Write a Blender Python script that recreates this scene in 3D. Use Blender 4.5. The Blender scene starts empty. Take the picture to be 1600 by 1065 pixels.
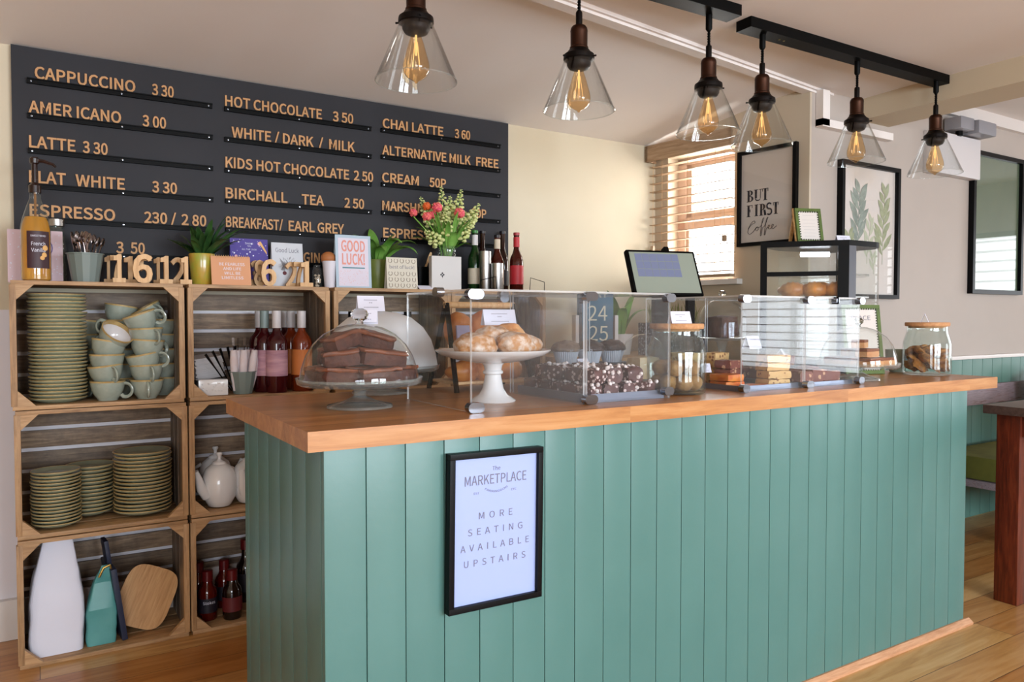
import bpy, bmesh, math, random
from math import sin, cos, pi, radians
from mathutils import Vector, Matrix, noise

random.seed(7)
S = bpy.context.scene
COL = S.collection

# ------------------------------------------------------------------ camera, light, exposure
cam_data = bpy.data.cameras.new('camera')
cam = bpy.data.objects.new('camera', cam_data)
COL.objects.link(cam)
cam_data.sensor_width = 36.0
cam_data.lens = 1191.0 / 1600.0 * 36.0
cam_data.clip_start = 0.05
cam.location = (0, 0, 1.11)
cam.rotation_euler = (radians(90 - 1.69), 0, radians(-32.1))
S.camera = cam

S.view_settings.view_transform = 'Standard'
S.view_settings.look = 'None'
S.view_settings.gamma = 1.0
S.view_settings.use_curve_mapping = False
S.view_settings.exposure = 0.22
S.cycles.use_denoising = True
S.cycles.max_bounces = 10
S.cycles.diffuse_bounces = 5
S.cycles.glossy_bounces = 5
S.cycles.transmission_bounces = 10
S.cycles.transparent_max_bounces = 40
S.cycles.sample_clamp_indirect = 6.0
S.cycles.caustics_reflective = False
S.cycles.caustics_refractive = False

world = bpy.data.worlds.new('daylight')
S.world = world
world.use_nodes = True
bg = world.node_tree.nodes['Background']
bg.inputs['Color'].default_value = (0.93, 0.97, 1.0, 1)
bg.inputs['Strength'].default_value = 3.0

def area_light(name, loc, rot, sx, sy, power, col=(1, 1, 1), spread=180):
    d = bpy.data.lights.new(name, 'AREA')
    d.shape = 'RECTANGLE'; d.size = sx; d.size_y = sy; d.energy = power; d.color = col
    d.spread = radians(spread)
    o = bpy.data.objects.new(name, d); COL.objects.link(o)
    o.location = loc; o.rotation_euler = rot
    return o

# daylight coming in through the street windows behind the camera (y = -3.3), on the right (x = 6.95)
# and through the small window behind the counter
area_light('street_window_daylight_a', (1.3, -3.24, 1.30), (radians(68), 0, 0), 1.15, 1.3, 110, (0.82, 0.91, 1.0))
area_light('street_window_daylight_b', (2.75, -3.24, 1.30), (radians(68), 0, 0), 1.25, 1.3, 120, (0.82, 0.91, 1.0))
area_light('street_window_daylight_c', (-1.2, -3.24, 1.30), (radians(62), 0, 0), 1.6, 1.3, 80, (0.82, 0.91, 1.0))
area_light('side_window_daylight_a', (6.93, -2.3, 1.12), (0, radians(90), 0), 1.1, 1.7, 42, (0.84, 0.92, 1.0))
area_light('side_window_daylight_b', (6.93, 1.0, 1.25), (0, radians(90), 0), 1.1, 1.3, 18, (0.93, 0.96, 1.0))
area_light('small_window_daylight', (3.12, 2.87, 1.63), (0, radians(90), radians(6.5)), 0.6, 0.42, 19, (1.0, 0.98, 0.93))

# ------------------------------------------------------------------ materials
def lin(h):
    h = h.lstrip('#')
    v = [int(h[i:i + 2], 16) / 255 for i in (0, 2, 4)]
    return tuple((c / 12.92 if c <= 0.04045 else ((c + 0.055) / 1.055) ** 2.4) for c in v) + (1.0,)

class NT:
    def __init__(s, name):
        s.m = bpy.data.materials.new(name); s.m.use_nodes = True
        s.t = s.m.node_tree; s.n = s.t.nodes; s.l = s.t.links
        s.bsdf = s.n['Principled BSDF']; s.out = s.n['Material Output']
    def node(s, kind, **kw):
        nd = s.n.new(kind)
        for k, v in kw.items():
            if k in nd.inputs: nd.inputs[k].default_value = v
            else: setattr(nd, k, v)
        return nd
    def link(s, a, b): s.l.new(a, b)
    def mix(s, fac, a, b, mode='MIX'):
        nd = s.n.new('ShaderNodeMix'); nd.data_type = 'RGBA'; nd.blend_type = mode
        for sock, v in ((nd.inputs[0], fac), (nd.inputs[6], a), (nd.inputs[7], b)):
            if hasattr(v, 'is_linked'): s.link(v, sock)
            else: sock.default_value = v
        return nd.outputs[2]
    def ramp(s, fac, stops):
        nd = s.n.new('ShaderNodeValToRGB')
        while len(nd.color_ramp.elements) < len(stops): nd.color_ramp.elements.new(0.5)
        for e, (p, c) in zip(nd.color_ramp.elements, stops): e.position = p; e.color = c
        s.link(fac, nd.inputs[0]); return nd.outputs[0]
    def coords(s, scale=(1, 1, 1), island=False, kind='Object'):
        tc = s.n.new('ShaderNodeTexCoord'); mp = s.n.new('ShaderNodeMapping')
        mp.inputs['Scale'].default_value = scale
        src = tc.outputs[kind]
        if island:
            g = s.n.new('ShaderNodeNewGeometry'); oi = s.n.new('ShaderNodeObjectInfo')
            ad = s.n.new('ShaderNodeMath'); ad.operation = 'ADD'
            s.link(g.outputs['Random Per Island'], ad.inputs[0]); s.link(oi.outputs['Random'], ad.inputs[1])
            mu = s.n.new('ShaderNodeMath'); mu.operation = 'MULTIPLY'; mu.inputs[1].default_value = 37.0
            s.link(ad.outputs[0], mu.inputs[0])
            va = s.n.new('ShaderNodeVectorMath'); va.operation = 'ADD'
            s.link(src, va.inputs[0]); s.link(mu.outputs[0], va.inputs[1]); src = va.outputs[0]
            s.isl = ad.outputs[0]
        s.link(src, mp.inputs['Vector']); return mp.outputs[0]
    def bump(s, h, strength, dist=0.01):
        b = s.n.new('ShaderNodeBump'); b.inputs['Strength'].default_value = strength; b.inputs['Distance'].default_value = dist
        s.link(h, b.inputs['Height']); s.link(b.outputs[0], s.bsdf.inputs['Normal'])

def mat(name, col, rough=0.5, metal=0.0, col2=None, scale=8.0, stretch=(1, 1, 1), contrast=(0.35, 0.65), bump=0.0, bscale=40.0,
        var=0.0, spec=0.5, coat=0.0, trans=0.0, ior=1.45, emit=None, estr=1.0, detail=4.0, sss=0.0):
    t = NT(name); b = t.bsdf
    b.inputs['Roughness'].default_value = rough; b.inputs['Metallic'].default_value = metal
    b.inputs['Specular IOR Level'].default_value = spec; b.inputs['Coat Weight'].default_value = coat
    b.inputs['Coat Roughness'].default_value = 0.08
    b.inputs['Transmission Weight'].default_value = trans; b.inputs['IOR'].default_value = ior
    if sss:
        b.inputs['Subsurface Weight'].default_value = sss; b.inputs['Subsurface Radius'].default_value = (0.01, 0.006, 0.003)
    c = lin(col); src = None
    if col2:
        v = t.coords(stretch, island=True)
        nz = t.node('ShaderNodeTexNoise', Scale=scale, Detail=detail, Roughness=0.6)
        t.link(v, nz.inputs['Vector'])
        src = t.ramp(nz.outputs['Fac'], [(contrast[0], c), (contrast[1], lin(col2))])
    if var:
        oi = t.n.new('ShaderNodeObjectInfo'); g = t.n.new('ShaderNodeNewGeometry')
        ad = t.n.new('ShaderNodeMath'); ad.operation = 'ADD'; t.link(oi.outputs['Random'], ad.inputs[0]); t.link(g.outputs['Random Per Island'], ad.inputs[1])
        fr = t.n.new('ShaderNodeMath'); fr.operation = 'FRACT'; t.link(ad.outputs[0], fr.inputs[0])
        mr = t.n.new('ShaderNodeMapRange'); mr.inputs['To Min'].default_value = 1 - var; mr.inputs['To Max'].default_value = 1 + var
        t.link(fr.outputs[0], mr.inputs['Value'])
        hs = t.n.new('ShaderNodeHueSaturation')
        if src: t.link(src, hs.inputs['Color'])
        else: hs.inputs['Color'].default_value = c
        t.link(mr.outputs[0], hs.inputs['Value']); src = hs.outputs[0]
    if src: t.link(src, b.inputs['Base Color'])
    else: b.inputs['Base Color'].default_value = c
    if bump:
        v2 = t.coords(stretch)
        n2 = t.node('ShaderNodeTexNoise', Scale=bscale, Detail=3.0); t.link(v2, n2.inputs['Vector'])
        t.bump(n2.outputs['Fac'], bump, 0.004)
    if emit:
        b.inputs['Emission Color'].default_value = lin(emit); b.inputs['Emission Strength'].default_value = estr
    return t.m

def wood(name, c1, c2, c3, axis=0, rough=0.55, scale=6.0, var=0.12, bump=0.15, dirt=0.0):
    """grain runs along `axis`; every plank (mesh island) gets its own offset and tone"""
    t = NT(name); b = t.bsdf; b.inputs['Roughness'].default_value = rough
    st = [14.0, 14.0, 14.0]; st[axis] = 1.2
    v = t.coords(tuple(st), island=True)
    n1 = t.node('ShaderNodeTexNoise', Scale=scale, Detail=6.0, Roughness=0.65, Distortion=0.6); t.link(v, n1.inputs['Vector'])
    col = t.ramp(n1.outputs['Fac'], [(0.3, lin(c1)), (0.52, lin(c2)), (0.72, lin(c3))])
    fr = t.n.new('ShaderNodeMath'); fr.operation = 'FRACT'; t.link(t.isl, fr.inputs[0])
    mr = t.n.new('ShaderNodeMapRange'); mr.inputs['To Min'].default_value = 1 - var; mr.inputs['To Max'].default_value = 1 + var
    t.link(fr.outputs[0], mr.inputs['Value'])
    hs = t.n.new('ShaderNodeHueSaturation'); t.link(col, hs.inputs['Color']); t.link(mr.outputs[0], hs.inputs['Value'])
    out = hs.outputs[0]
    if dirt:
        v3 = t.coords((1, 1, 1), island=True)
        n3 = t.node('ShaderNodeTexNoise', Scale=9.0, Detail=5.0, Roughness=0.7); t.link(v3, n3.inputs['Vector'])
        f = t.ramp(n3.outputs['Fac'], [(0.45, (0, 0, 0, 1)), (0.7, (dirt, dirt, dirt, 1))])
        out = t.mix(f, out, lin('#2c2019'))
    t.link(out, b.inputs['Base Color'])
    t.bump(n1.outputs['Fac'], bump, 0.003)
    return t.m

def thin_glass(name, tint='#ffffff', refl=1.0, ior=1.45, rough=0.0, haze=0.0, hazecol='#ffffff'):
    """a clear sheet or blown wall: see-through with mirror-like reflections that grow at grazing angles"""
    t = NT(name); t.n.remove(t.bsdf)
    tr = t.node('ShaderNodeBsdfTransparent', Color=lin(tint)); gl = t.node('ShaderNodeBsdfGlossy', Roughness=rough)
    lw = t.node('ShaderNodeLayerWeight', Blend=0.5)              # same from both faces of the sheet
    pw = t.n.new('ShaderNodeMath'); pw.operation = 'POWER'; pw.inputs[1].default_value = 5.0; t.link(lw.outputs['Facing'], pw.inputs[0])
    r0 = ((ior - 1) / (ior + 1)) ** 2
    mu = t.n.new('ShaderNodeMath'); mu.operation = 'MULTIPLY_ADD'; mu.inputs[1].default_value = refl * (1 - r0); mu.inputs[2].default_value = refl * r0; mu.use_clamp = True
    t.link(pw.outputs[0], mu.inputs[0])
    ms = t.n.new('ShaderNodeMixShader'); t.link(mu.outputs[0], ms.inputs[0]); t.link(tr.outputs[0], ms.inputs[1]); t.link(gl.outputs[0], ms.inputs[2])
    last = ms.outputs[0]
    if haze:
        df = t.node('ShaderNodeBsdfDiffuse', Color=lin(hazecol)); m2 = t.n.new('ShaderNodeMixShader'); m2.inputs[0].default_value = haze
        t.link(last, m2.inputs[1]); t.link(df.outputs[0], m2.inputs[2]); last = m2.outputs[0]
    t.link(last, t.out.inputs['Surface'])
    return t.m

def glow(name, col, strength):
    t = NT(name); t.n.remove(t.bsdf)
    e = t.node('ShaderNodeEmission', Color=lin(col), Strength=strength); t.link(e.outputs[0], t.out.inputs['Surface'])
    return t.m

def speckle(name, base, chips, scale=60.0, thr=0.35, rough=0.6, base2=None, bump=0.3):
    """dark dough with pale chips"""
    t = NT(name); b = t.bsdf; b.inputs['Roughness'].default_value = rough
    v = t.coords((1, 1, 1), island=True)
    vo = t.node('ShaderNodeTexVoronoi', Scale=scale); t.link(v, vo.inputs['Vector'])
    nz = t.node('ShaderNodeTexNoise', Scale=scale * 0.4, Detail=4.0); t.link(v, nz.inputs['Vector'])
    bc = t.mix(nz.outputs['Fac'], lin(base), lin(base2 or base))
    f = t.ramp(vo.outputs['Distance'], [(thr - 0.04, (1, 1, 1, 1)), (thr + 0.04, (0, 0, 0, 1))])
    sp = t.n.new('ShaderNodeSeparateColor'); t.link(vo.outputs['Color'], sp.inputs[0])
    g = t.ramp(sp.outputs[0], [(0.45, (0, 0, 0, 1)), (0.5, (1, 1, 1, 1))])
    ff = t.mix(1.0, f, g, 'MULTIPLY')
    t.link(t.mix(ff, bc, lin(chips)), b.inputs['Base Color'])
    t.bump(nz.outputs['Fac'], bump, 0.006)
    return t.m

# ------------------------------------------------------------------ mesh building
_cap = {}
try:      # a plain sans that ships inside Blender; its built-in face otherwise
    SANS = bpy.data.fonts.load(bpy.utils.system_resource('DATAFILES', path='fonts') + '/Noto Sans CJK Regular.woff2')
except Exception:
    SANS = None
WEIGHT = [0.0]
def text_mesh(s, space=1.0, weight=0.0):
    cu = bpy.data.curves.new('lettering', 'FONT'); cu.body = s; cu.size = 1.0; cu.resolution_u = 3
    if SANS: cu.font = SANS
    cu.offset = weight; cu.space_character = space
    o = bpy.data.objects.new('lettering', cu)
    me = o.to_mesh(); vs = [tuple(v.co) for v in me.vertices]; fs = [tuple(p.vertices) for p in me.polygons]
    o.to_mesh_clear(); bpy.data.objects.remove(o); bpy.data.curves.remove(cu)
    return vs, fs
def text_width(s, space, weight):
    xs = [v[0] for v in text_mesh(s, space, weight)[0]]; return max(xs) - min(xs)
_tcache = {}

class B:
    """collects shapes and links them as ONE mesh object"""
    def __init__(s): s.bm = bmesh.new(); s.mi = 0
    def _new(s, geom_faces):
        for f in geom_faces: f.material_index = s.mi
    def box(s, x0, x1, y0, y1, z0, z1, bev=0.0, m=None):
        vs = [s.bm.verts.new(p) for p in ((x0,y0,z0),(x1,y0,z0),(x1,y1,z0),(x0,y1,z0),(x0,y0,z1),(x1,y0,z1),(x1,y1,z1),(x0,y1,z1))]
        fs = [s.bm.faces.new([vs[i] for i in q]) for q in ((3,2,1,0),(4,5,6,7),(0,1,5,4),(1,2,6,5),(2,3,7,6),(3,0,4,7))]
        s._new(fs)
        if m is not None: bmesh.ops.transform(s.bm, matrix=m, verts=vs)
        if bev > 0:
            es = list({e for f in fs for e in f.edges})
            bmesh.ops.bevel(s.bm, geom=es, offset=bev, segments=2, profile=0.7, affect='EDGES', clamp_overlap=True)
        return s
    def lathe(s, prof, seg=24, c=(0, 0, 0), m=None, mats=None, squash=1.0):
        """profile [(r, z), ...]; r == 0 closes to a point; mats: material index for each step"""
        rings = []; allv = []
        for r, z in prof:
            if r <= 1e-6: ring = [s.bm.verts.new((c[0], c[1], c[2] + z))]
            else: ring = [s.bm.verts.new((c[0] + r * cos(2*pi*i/seg), c[1] + squash * r * sin(2*pi*i/seg), c[2] + z)) for i in range(seg)]
            rings.append(ring); allv += ring
        for k in range(len(rings) - 1):
            a, b = rings[k], rings[k + 1]
            mi = mats[k] if mats else s.mi
            for i in range(seg):
                j = (i + 1) % seg
                if len(a) == 1 and len(b) == 1: continue
                if len(a) == 1: f = s.bm.faces.new((a[0], b[j], b[i]))
                elif len(b) == 1: f = s.bm.faces.new((a[i], a[j], b[0]))
                else: f = s.bm.faces.new((a[i], a[j], b[j], b[i]))
                f.material_index = mi
        if m is not None: bmesh.ops.transform(s.bm, matrix=m, verts=allv)
        return s
    def tube(s, pts, r, seg=8, caps=True, flat=1.0):
        pts = [Vector(p) for p in pts]; n = len(pts)
        rs = r if isinstance(r, (list, tuple)) else [r] * n
        rings = []; prev = None
        for i, p in enumerate(pts):
            d = (pts[min(i + 1, n - 1)] - pts[max(i - 1, 0)]).normalized()
            if prev is None:
                u = d.orthogonal().normalized()
            else:
                u = (prev - d * prev.dot(d))
                u = u.normalized() if u.length > 1e-6 else d.orthogonal().normalized()
            prev = u; w = d.cross(u)
            rings.append([s.bm.verts.new(p + (u * cos(2*pi*k/seg) + w * flat * sin(2*pi*k/seg)) * max(rs[i], 1e-5)) for k in range(seg)])
        fs = []
        for i in range(n - 1):
            for k in range(seg):
                j = (k + 1) % seg
                fs.append(s.bm.faces.new((rings[i][k], rings[i][j], rings[i + 1][j], rings[i + 1][k])))
        if caps:
            fs.append(s.bm.faces.new(rings[0][::-1])); fs.append(s.bm.faces.new(rings[-1]))
        s._new(fs); return s
    def prism(s, poly, a, b, plane='xy', m=None):
        """extrude a 2-D outline: plane xy -> along z, xz -> along y, yz -> along x"""
        f3 = {'xy': lambda p, t: (p[0], p[1], t), 'xz': lambda p, t: (p[0], t, p[1]), 'yz': lambda p, t: (t, p[0], p[1])}[plane]
        va = [s.bm.verts.new(f3(p, a)) for p in poly]; vb = [s.bm.verts.new(f3(p, b)) for p in poly]; n = len(poly)
        fs = [s.bm.faces.new(va[::-1]), s.bm.faces.new(vb)]
        fs += [s.bm.faces.new((va[i], va[(i+1) % n], vb[(i+1) % n], vb[i])) for i in range(n)]
        s._new(fs)
        if m is not None: bmesh.ops.transform(s.bm, matrix=m, verts=va + vb)
        return s
    def quad(s, *ps):
        f = s.bm.faces.new([s.bm.verts.new(p) for p in ps]); s._new([f]); return s
    def blob(s, c, rad, rough=0.0, freq=3.0, sub=3, m=None, seed=0.0, flat=None):
        r = bmesh.ops.create_icosphere(s.bm, subdivisions=sub, radius=1.0)
        off = Vector((seed * 7.3, seed * 3.1, seed * 5.7))
        for v in r['verts']:
            p = v.co.normalized(); k = 1 + rough * noise.noise(p * freq + off)
            q = Vector((p.x * rad[0], p.y * rad[1], p.z * rad[2])) * k
            if flat is not None and q.z < flat * rad[2]: q.z = flat * rad[2]
            v.co = q
        mm = Matrix.Translation(Vector(c)) @ (m if m is not None else Matrix.Identity(4))
        bmesh.ops.transform(s.bm, matrix=mm, verts=r['verts'])
        s._new({f for v in r['verts'] for f in v.link_faces}); return s
    def rock(s, x0, x1, y0, y1, z0, z1, amp=0.004, freq=40.0, cuts=4, seed=0.0, m=None, rnd=0.25):
        """an irregular baked slab: a subdivided box with softened, lumpy sides"""
        old = set(s.bm.verts)
        n = cuts + 1; grid = {}
        def V(i, j, k):
            if (i, j, k) not in grid: grid[(i, j, k)] = s.bm.verts.new((2 * i / n - 1, 2 * j / n - 1, 2 * k / n - 1))
            return grid[(i, j, k)]
        for i in range(n):
            for j in range(n):
                for e in (0, n):
                    s.bm.faces.new((V(i, j, e), V(i + 1, j, e), V(i + 1, j + 1, e), V(i, j + 1, e)))
                    s.bm.faces.new((V(i, e, j), V(i + 1, e, j), V(i + 1, e, j + 1), V(i, e, j + 1)))
                    s.bm.faces.new((V(e, i, j), V(e, i + 1, j), V(e, i + 1, j + 1), V(e, i, j + 1)))
        todo = set(s.bm.verts) - old
        hx, hy, hz = (x1-x0)/2, (y1-y0)/2, (z1-z0)/2; cc = Vector(((x0+x1)/2, (y0+y1)/2, (z0+z1)/2))
        for v in todo:
            p = v.co.copy(); sp = p.normalized() * max(abs(p.x), abs(p.y), abs(p.z)) * 1.12
            p = p.lerp(sp, rnd)
            q = Vector((p.x * hx, p.y * hy, p.z * hz))
            nv = noise.noise_vector(q * freq + Vector((seed * 3.7, seed * 9.1, seed)))
            v.co = q + cc + nv * amp
        vs = list(todo)
        if m is not None: bmesh.ops.transform(s.bm, matrix=m, verts=vs)
        s._new({f for v in vs for f in v.link_faces}); return s
    def text(s, txt, origin, cap, width=None, xd=(1, 0, 0), zd=(0, 0, 1), depth=0.001, align='l', arc=None):
        """flat lettering standing on the plane (xd, zd), facing xd x zd turned outwards; cap = height of the capitals"""
        wt_ = WEIGHT[0]
        if wt_ not in _cap: _cap[wt_] = max(v[1] for v in text_mesh('H', 1.0, wt_)[0])
        k = cap / _cap[wt_]; sp = 1.0
        if wt_ and width and len(txt) > 1:      # set words to their width by spacing the letters, as loose letters are
            wa, wb = text_width(txt, 1.0, wt_), text_width(txt, 1.5, wt_)
            sp = max(1.0, min(2.6, 1.0 + 0.5 * (width / (k * 1.10) - wa) / max(wb - wa, 1e-6)))
        key = (txt, wt_, round(sp, 3))
        if key not in _tcache: _tcache[key] = text_mesh(txt, sp, wt_)
        vs, fs = _tcache[key]
        if not vs: return s
        x0 = min(v[0] for v in vs); x1 = max(v[0] for v in vs)
        kx = k if width is None else width / (x1 - x0)
        w = (x1 - x0) * kx; sh = {'l': 0, 'c': -w / 2, 'r': -w}[align]
        xd = Vector(xd).normalized(); zd = Vector(zd).normalized(); nd = xd.cross(zd)  # points towards the reader
        o = Vector(origin)
        def P(v, d):
            px, pz = (v[0] - x0) * kx + sh, v[1] * k
            if arc:
                a = px / arc; px, pz = (arc - pz) * sin(a), arc - (arc - pz) * cos(a)
            return o + xd * px + zd * pz + nd * d
        a = [s.bm.verts.new(P(v, depth)) for v in vs]
        made = []
        for f in fs:
            try: made.append(s.bm.faces.new([a[i] for i in f]))
            except ValueError: pass
        if depth > 0.0015:
            b = [s.bm.verts.new(P(v, 0)) for v in vs]
            cnt = {}
            for f in fs:
                for i in range(len(f)):
                    e = (f[i], f[(i + 1) % len(f)]); cnt[e] = 1
            for (i, j) in cnt:
                if (j, i) not in cnt:
                    try: made.append(s.bm.faces.new((a[j], a[i], b[i], b[j])))
                    except ValueError: pass
        s._new(made); return s
    def xf(s, m):
        bmesh.ops.transform(s.bm, matrix=m, verts=s.bm.verts); return s
    def obj(s, name, mats, parent=None, loc=None, rot=None, smooth=True, angle=35, sub=0):
        me = bpy.data.meshes.new(name)
        bmesh.ops.recalc_face_normals(s.bm, faces=s.bm.faces)
        if smooth:
            for f in s.bm.faces: f.smooth = True
            for e in s.bm.edges:
                if len(e.link_faces) == 2 and e.calc_face_angle(0) > radians(angle): e.smooth = False
        s.bm.to_mesh(me); s.bm.free()
        for mm in (mats if isinstance(mats, (list, tuple)) else [mats]): me.materials.append(mm)
        o = bpy.data.objects.new(name, me); COL.objects.link(o)
        if loc is not None: o.location = loc
        if rot is not None: o.rotation_euler = rot
        if parent is not None: o.parent = parent
        if sub:
            md = o.modifiers.new('smooth', 'SUBSURF'); md.levels = sub; md.render_levels = sub
        return o

def thing(name, label, cat, loc=(0, 0, 0), rotz=0.0, group=None, rot=None):
    o = bpy.data.objects.new(name, None); COL.objects.link(o); o.empty_display_size = 0.02
    o.location = loc; o.rotation_euler = rot if rot is not None else (0, 0, rotz)
    o['label'] = label; o['category'] = cat
    if group: o['group'] = group
    return o

def tag(o, label, cat, group=None):
    o['label'] = label; o['category'] = cat
    if group: o['group'] = group
    return o

def struct(o):
    o['kind'] = 'structure'; return o

def dup(root, loc, rotz=0.0, label=None, group=None, rot=None, scale=None):
    r = root.copy(); COL.objects.link(r); r.location = loc
    r.rotation_euler = rot if rot is not None else (0, 0, rotz)
    if scale: r.scale = (scale,) * 3 if not isinstance(scale, tuple) else scale
    if label: r['label'] = label
    if group: r['group'] = group
    for ch in list(root.children):
        c = ch.copy(); COL.objects.link(c); c.parent = r
        for g in list(ch.children):
            d = g.copy(); COL.objects.link(d); d.parent = c
    return r

ORD = ['topmost', 'second', 'third', 'fourth', 'fifth', 'sixth', 'seventh', 'eighth', 'ninth', 'tenth', 'eleventh', 'twelfth', 'thirteenth',
       'fourteenth', 'fifteenth', 'sixteenth', 'seventeenth', 'eighteenth', 'nineteenth', 'twentieth', 'twenty-first', 'twenty-second',
       'twenty-third', 'twenty-fourth', 'twenty-fifth', 'twenty-sixth', 'twenty-seventh', 'twenty-eighth', 'twenty-ninth', 'thirtieth']
def from_top(i): return 'topmost' if i == 0 else ORD[i] + ' from the top'
def from_left(i): return 'first from the left' if i == 0 else ORD[i] + ' from the left'
def RX(a): return Matrix.Rotation(a, 4, 'X')
def RY(a): return Matrix.Rotation(a, 4, 'Y')
def RZ(a): return Matrix.Rotation(a, 4, 'Z')
def T(x, y, z): return Matrix.Translation((x, y, z))

# ------------------------------------------------------------------ material library
m_wall = mat('cream_wall_paint', '#d0c5ae', 0.75, col2='#cabfa7', scale=1.5, bump=0.06, bscale=90)
m_wallw = mat('warm_white_wall_paint', '#b0a69e', 0.75, col2='#aba199', scale=1.5, bump=0.06, bscale=90)
m_ceil = mat('ceiling_paint', '#e3ddda', 0.85, col2='#dfd9d5', scale=1.2, bump=0.08, bscale=60)
m_beam = mat('cream_beam_paint', '#c2b49c', 0.8)
m_walls = mat('side_wall_paint', '#c2b5a1', 0.75, col2='#bcaf9b', scale=1.5)
m_trimw = mat('white_trim_paint', '#d5cfcb', 0.45)
m_green = mat('sage_green_paint', '#4f7772', 0.34, col2='#4b736e', scale=3.0, bump=0.05, bscale=60)
m_greend = mat('sage_wainscot_paint', '#4f766c', 0.5)
m_board = mat('black_menu_board', '#1e1e24', 0.65, col2='#232329', scale=3.0, spec=0.45)
m_rail = mat('black_rail', '#060607', 0.5, spec=0.12)
m_letter = mat('tan_wooden_letters', '#bd8e60', 0.6, var=0.05)
m_crate = wood('pale_crate_wood', '#86633f', '#ad865c', '#bd9a70', axis=2, dirt=0.25)
m_crateh = wood('pale_crate_wood_lengthways', '#86633f', '#ad865c', '#bd9a70', axis=0, dirt=0.25)
m_slat = wood('weathered_crate_slats', '#54402f', '#7d6650', '#9a8266', axis=0, dirt=0.55, var=0.25)
m_slatv = wood('weathered_crate_end_slats', '#5a473a', '#84705d', '#98826a', axis=2, dirt=0.5, var=0.25)
m_gusset = wood('crate_corner_wood', '#8f6a46', '#b08a60', '#be9b72', axis=0, var=0.1)
m_top = wood('oiled_oak_worktop', '#986237', '#b07a47', '#bd8c5b', axis=0, rough=0.3, scale=3.0, var=0.1, bump=0.05)
m_lw = wood('light_plywood', '#b98d5c', '#cda473', '#d8b487', axis=2, var=0.06, bump=0.06)
m_lwx = wood('light_board_wood', '#b07f48', '#c99b62', '#d6ad78', axis=0, var=0.06, bump=0.06)
m_dkwood = wood('red_brown_table_wood', '#3a1409', '#5e2412', '#75351b', axis=2, rough=0.35)
m_paintw = wood('distressed_bench_wood', '#6d5f66', '#8d8088', '#5b332c', axis=0, var=0.1)
m_black = mat('matt_black_metal', '#030303', 0.5, spec=0.1)
m_blackg = mat('black_gloss_plastic', '#030304', 0.4, spec=0.12)
m_frame = mat('black_picture_frame', '#050507', 0.4, spec=0.15)
m_white = mat('white_card', '#dcdcea', 0.6)
m_paper = mat('poster_paper', '#d3ccc6', 0.6)
m_ink = mat('dark_ink', '#2a2830', 0.6)
m_inkg = mat('grey_ink', '#6a6878', 0.6)
m_china = mat('white_china', '#dcdad9', 0.18, coat=0.3)
m_sage = mat('sage_glazed_stoneware', '#9ba397', 0.2, coat=0.3, col2='#8f988c', scale=30, var=0.05)
m_sagep = mat('sage_plate_glaze', '#989a80', 0.25, coat=0.3, col2='#8c927b', scale=20, var=0.06)
m_rim = mat('tan_bare_rim', '#b89f6c', 0.35, col2='#a0834f', scale=40)
m_inner = mat('white_glazed_inside', '#d6d0ce', 0.2, coat=0.4)
m_chrome = mat('polished_chrome', '#9a9fa8', 0.14, 1.0)
m_steel = mat('brushed_steel', '#a9a6a4', 0.3, 1.0)
m_cutl = mat('dark_cutlery_steel', '#8a7f7c', 0.22, 1.0)
m_bronze = mat('aged_bronze', '#3a2318', 0.38, 0.85)
m_dbronze = mat('dark_bronze', '#120c0a', 0.45, 0.7)
m_zinc = mat('grey_green_enamel', '#707b76', 0.4, var=0.05)
m_acryl = thin_glass('clear_acrylic', '#fbfcfd', 0.65, 1.49, haze=0.015)
m_acedge = thin_glass('acrylic_edge', '#eef2f5', 1.0, 1.49, haze=0.34)
m_glass = thin_glass('clear_glass', '#f4f8f6', 1.0, 1.5, haze=0.012)
m_dome = thin_glass('dome_glass', '#f9fbfa', 1.2, 1.5, haze=0.012)
m_fglass = thin_glass('frosted_cover', '#dfe0e4', 1.0, 1.45, 0.15, haze=0.5)
m_bulb = thin_glass('amber_bulb_glass', '#fde9ca', 1.5, 1.5, haze=0.02, hazecol='#ebc48c')
m_shade = thin_glass('pendant_glass', '#fbfcfc', 1.1, 1.5)
m_solidglass = mat('solid_clear_glass', '#f2f6f4', 0.02, trans=1.0, ior=1.45)
m_pglass = thin_glass('picture_glass', '#ffffff', 0.9, 1.5)
m_brown = mat('brownie_crumb', '#3d1e17', 0.7, col2='#532c20', scale=60, bump=0.5, bscale=120)
m_crust = mat('brownie_crust', '#7c452b', 0.45, col2='#5f3220', scale=40, bump=0.4, bscale=70)
m_pastry = mat('golden_pastry', '#b5713a', 0.5, col2='#dca66b', scale=25, bump=0.4, bscale=70)
m_sugar = mat('sugared_pastry', '#b98350', 0.6, col2='#d9c8b8', scale=48, contrast=(0.42, 0.66), bump=0.4, bscale=80)
m_crois = mat('baked_croissant', '#9c5420', 0.4, col2='#cf8a45', scale=18, bump=0.3, bscale=50)
m_choc = mat('dark_chocolate_crumb', '#2a1a17', 0.6, col2='#43302a', scale=70, bump=0.6, bscale=120)
m_muff = mat('pale_muffin_crumb', '#86705f', 0.75, col2='#564740', scale=50, bump=0.5, bscale=110)
m_case = mat('muffin_paper', '#b9bfcb', 0.6, var=0.04)
m_rocky = speckle('rocky_road', '#36191a', '#cdb6b0', 95, 0.40, base2='#62332b')
m_mallow = mat('marshmallow', '#e6dad6', 0.7, var=0.08)
m_oat = speckle('oat_slice', '#c99c5e', '#8c5a30', 70, 0.33, base2='#e0bd85')
m_orange = mat('orange_glaze_slice', '#c65a1c', 0.35, col2='#e08a3a', scale=40, bump=0.3)
m_crumb = speckle('fruit_crumble', '#6f3d36', '#c79a78', 60, 0.4, base2='#8c5749')
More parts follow.
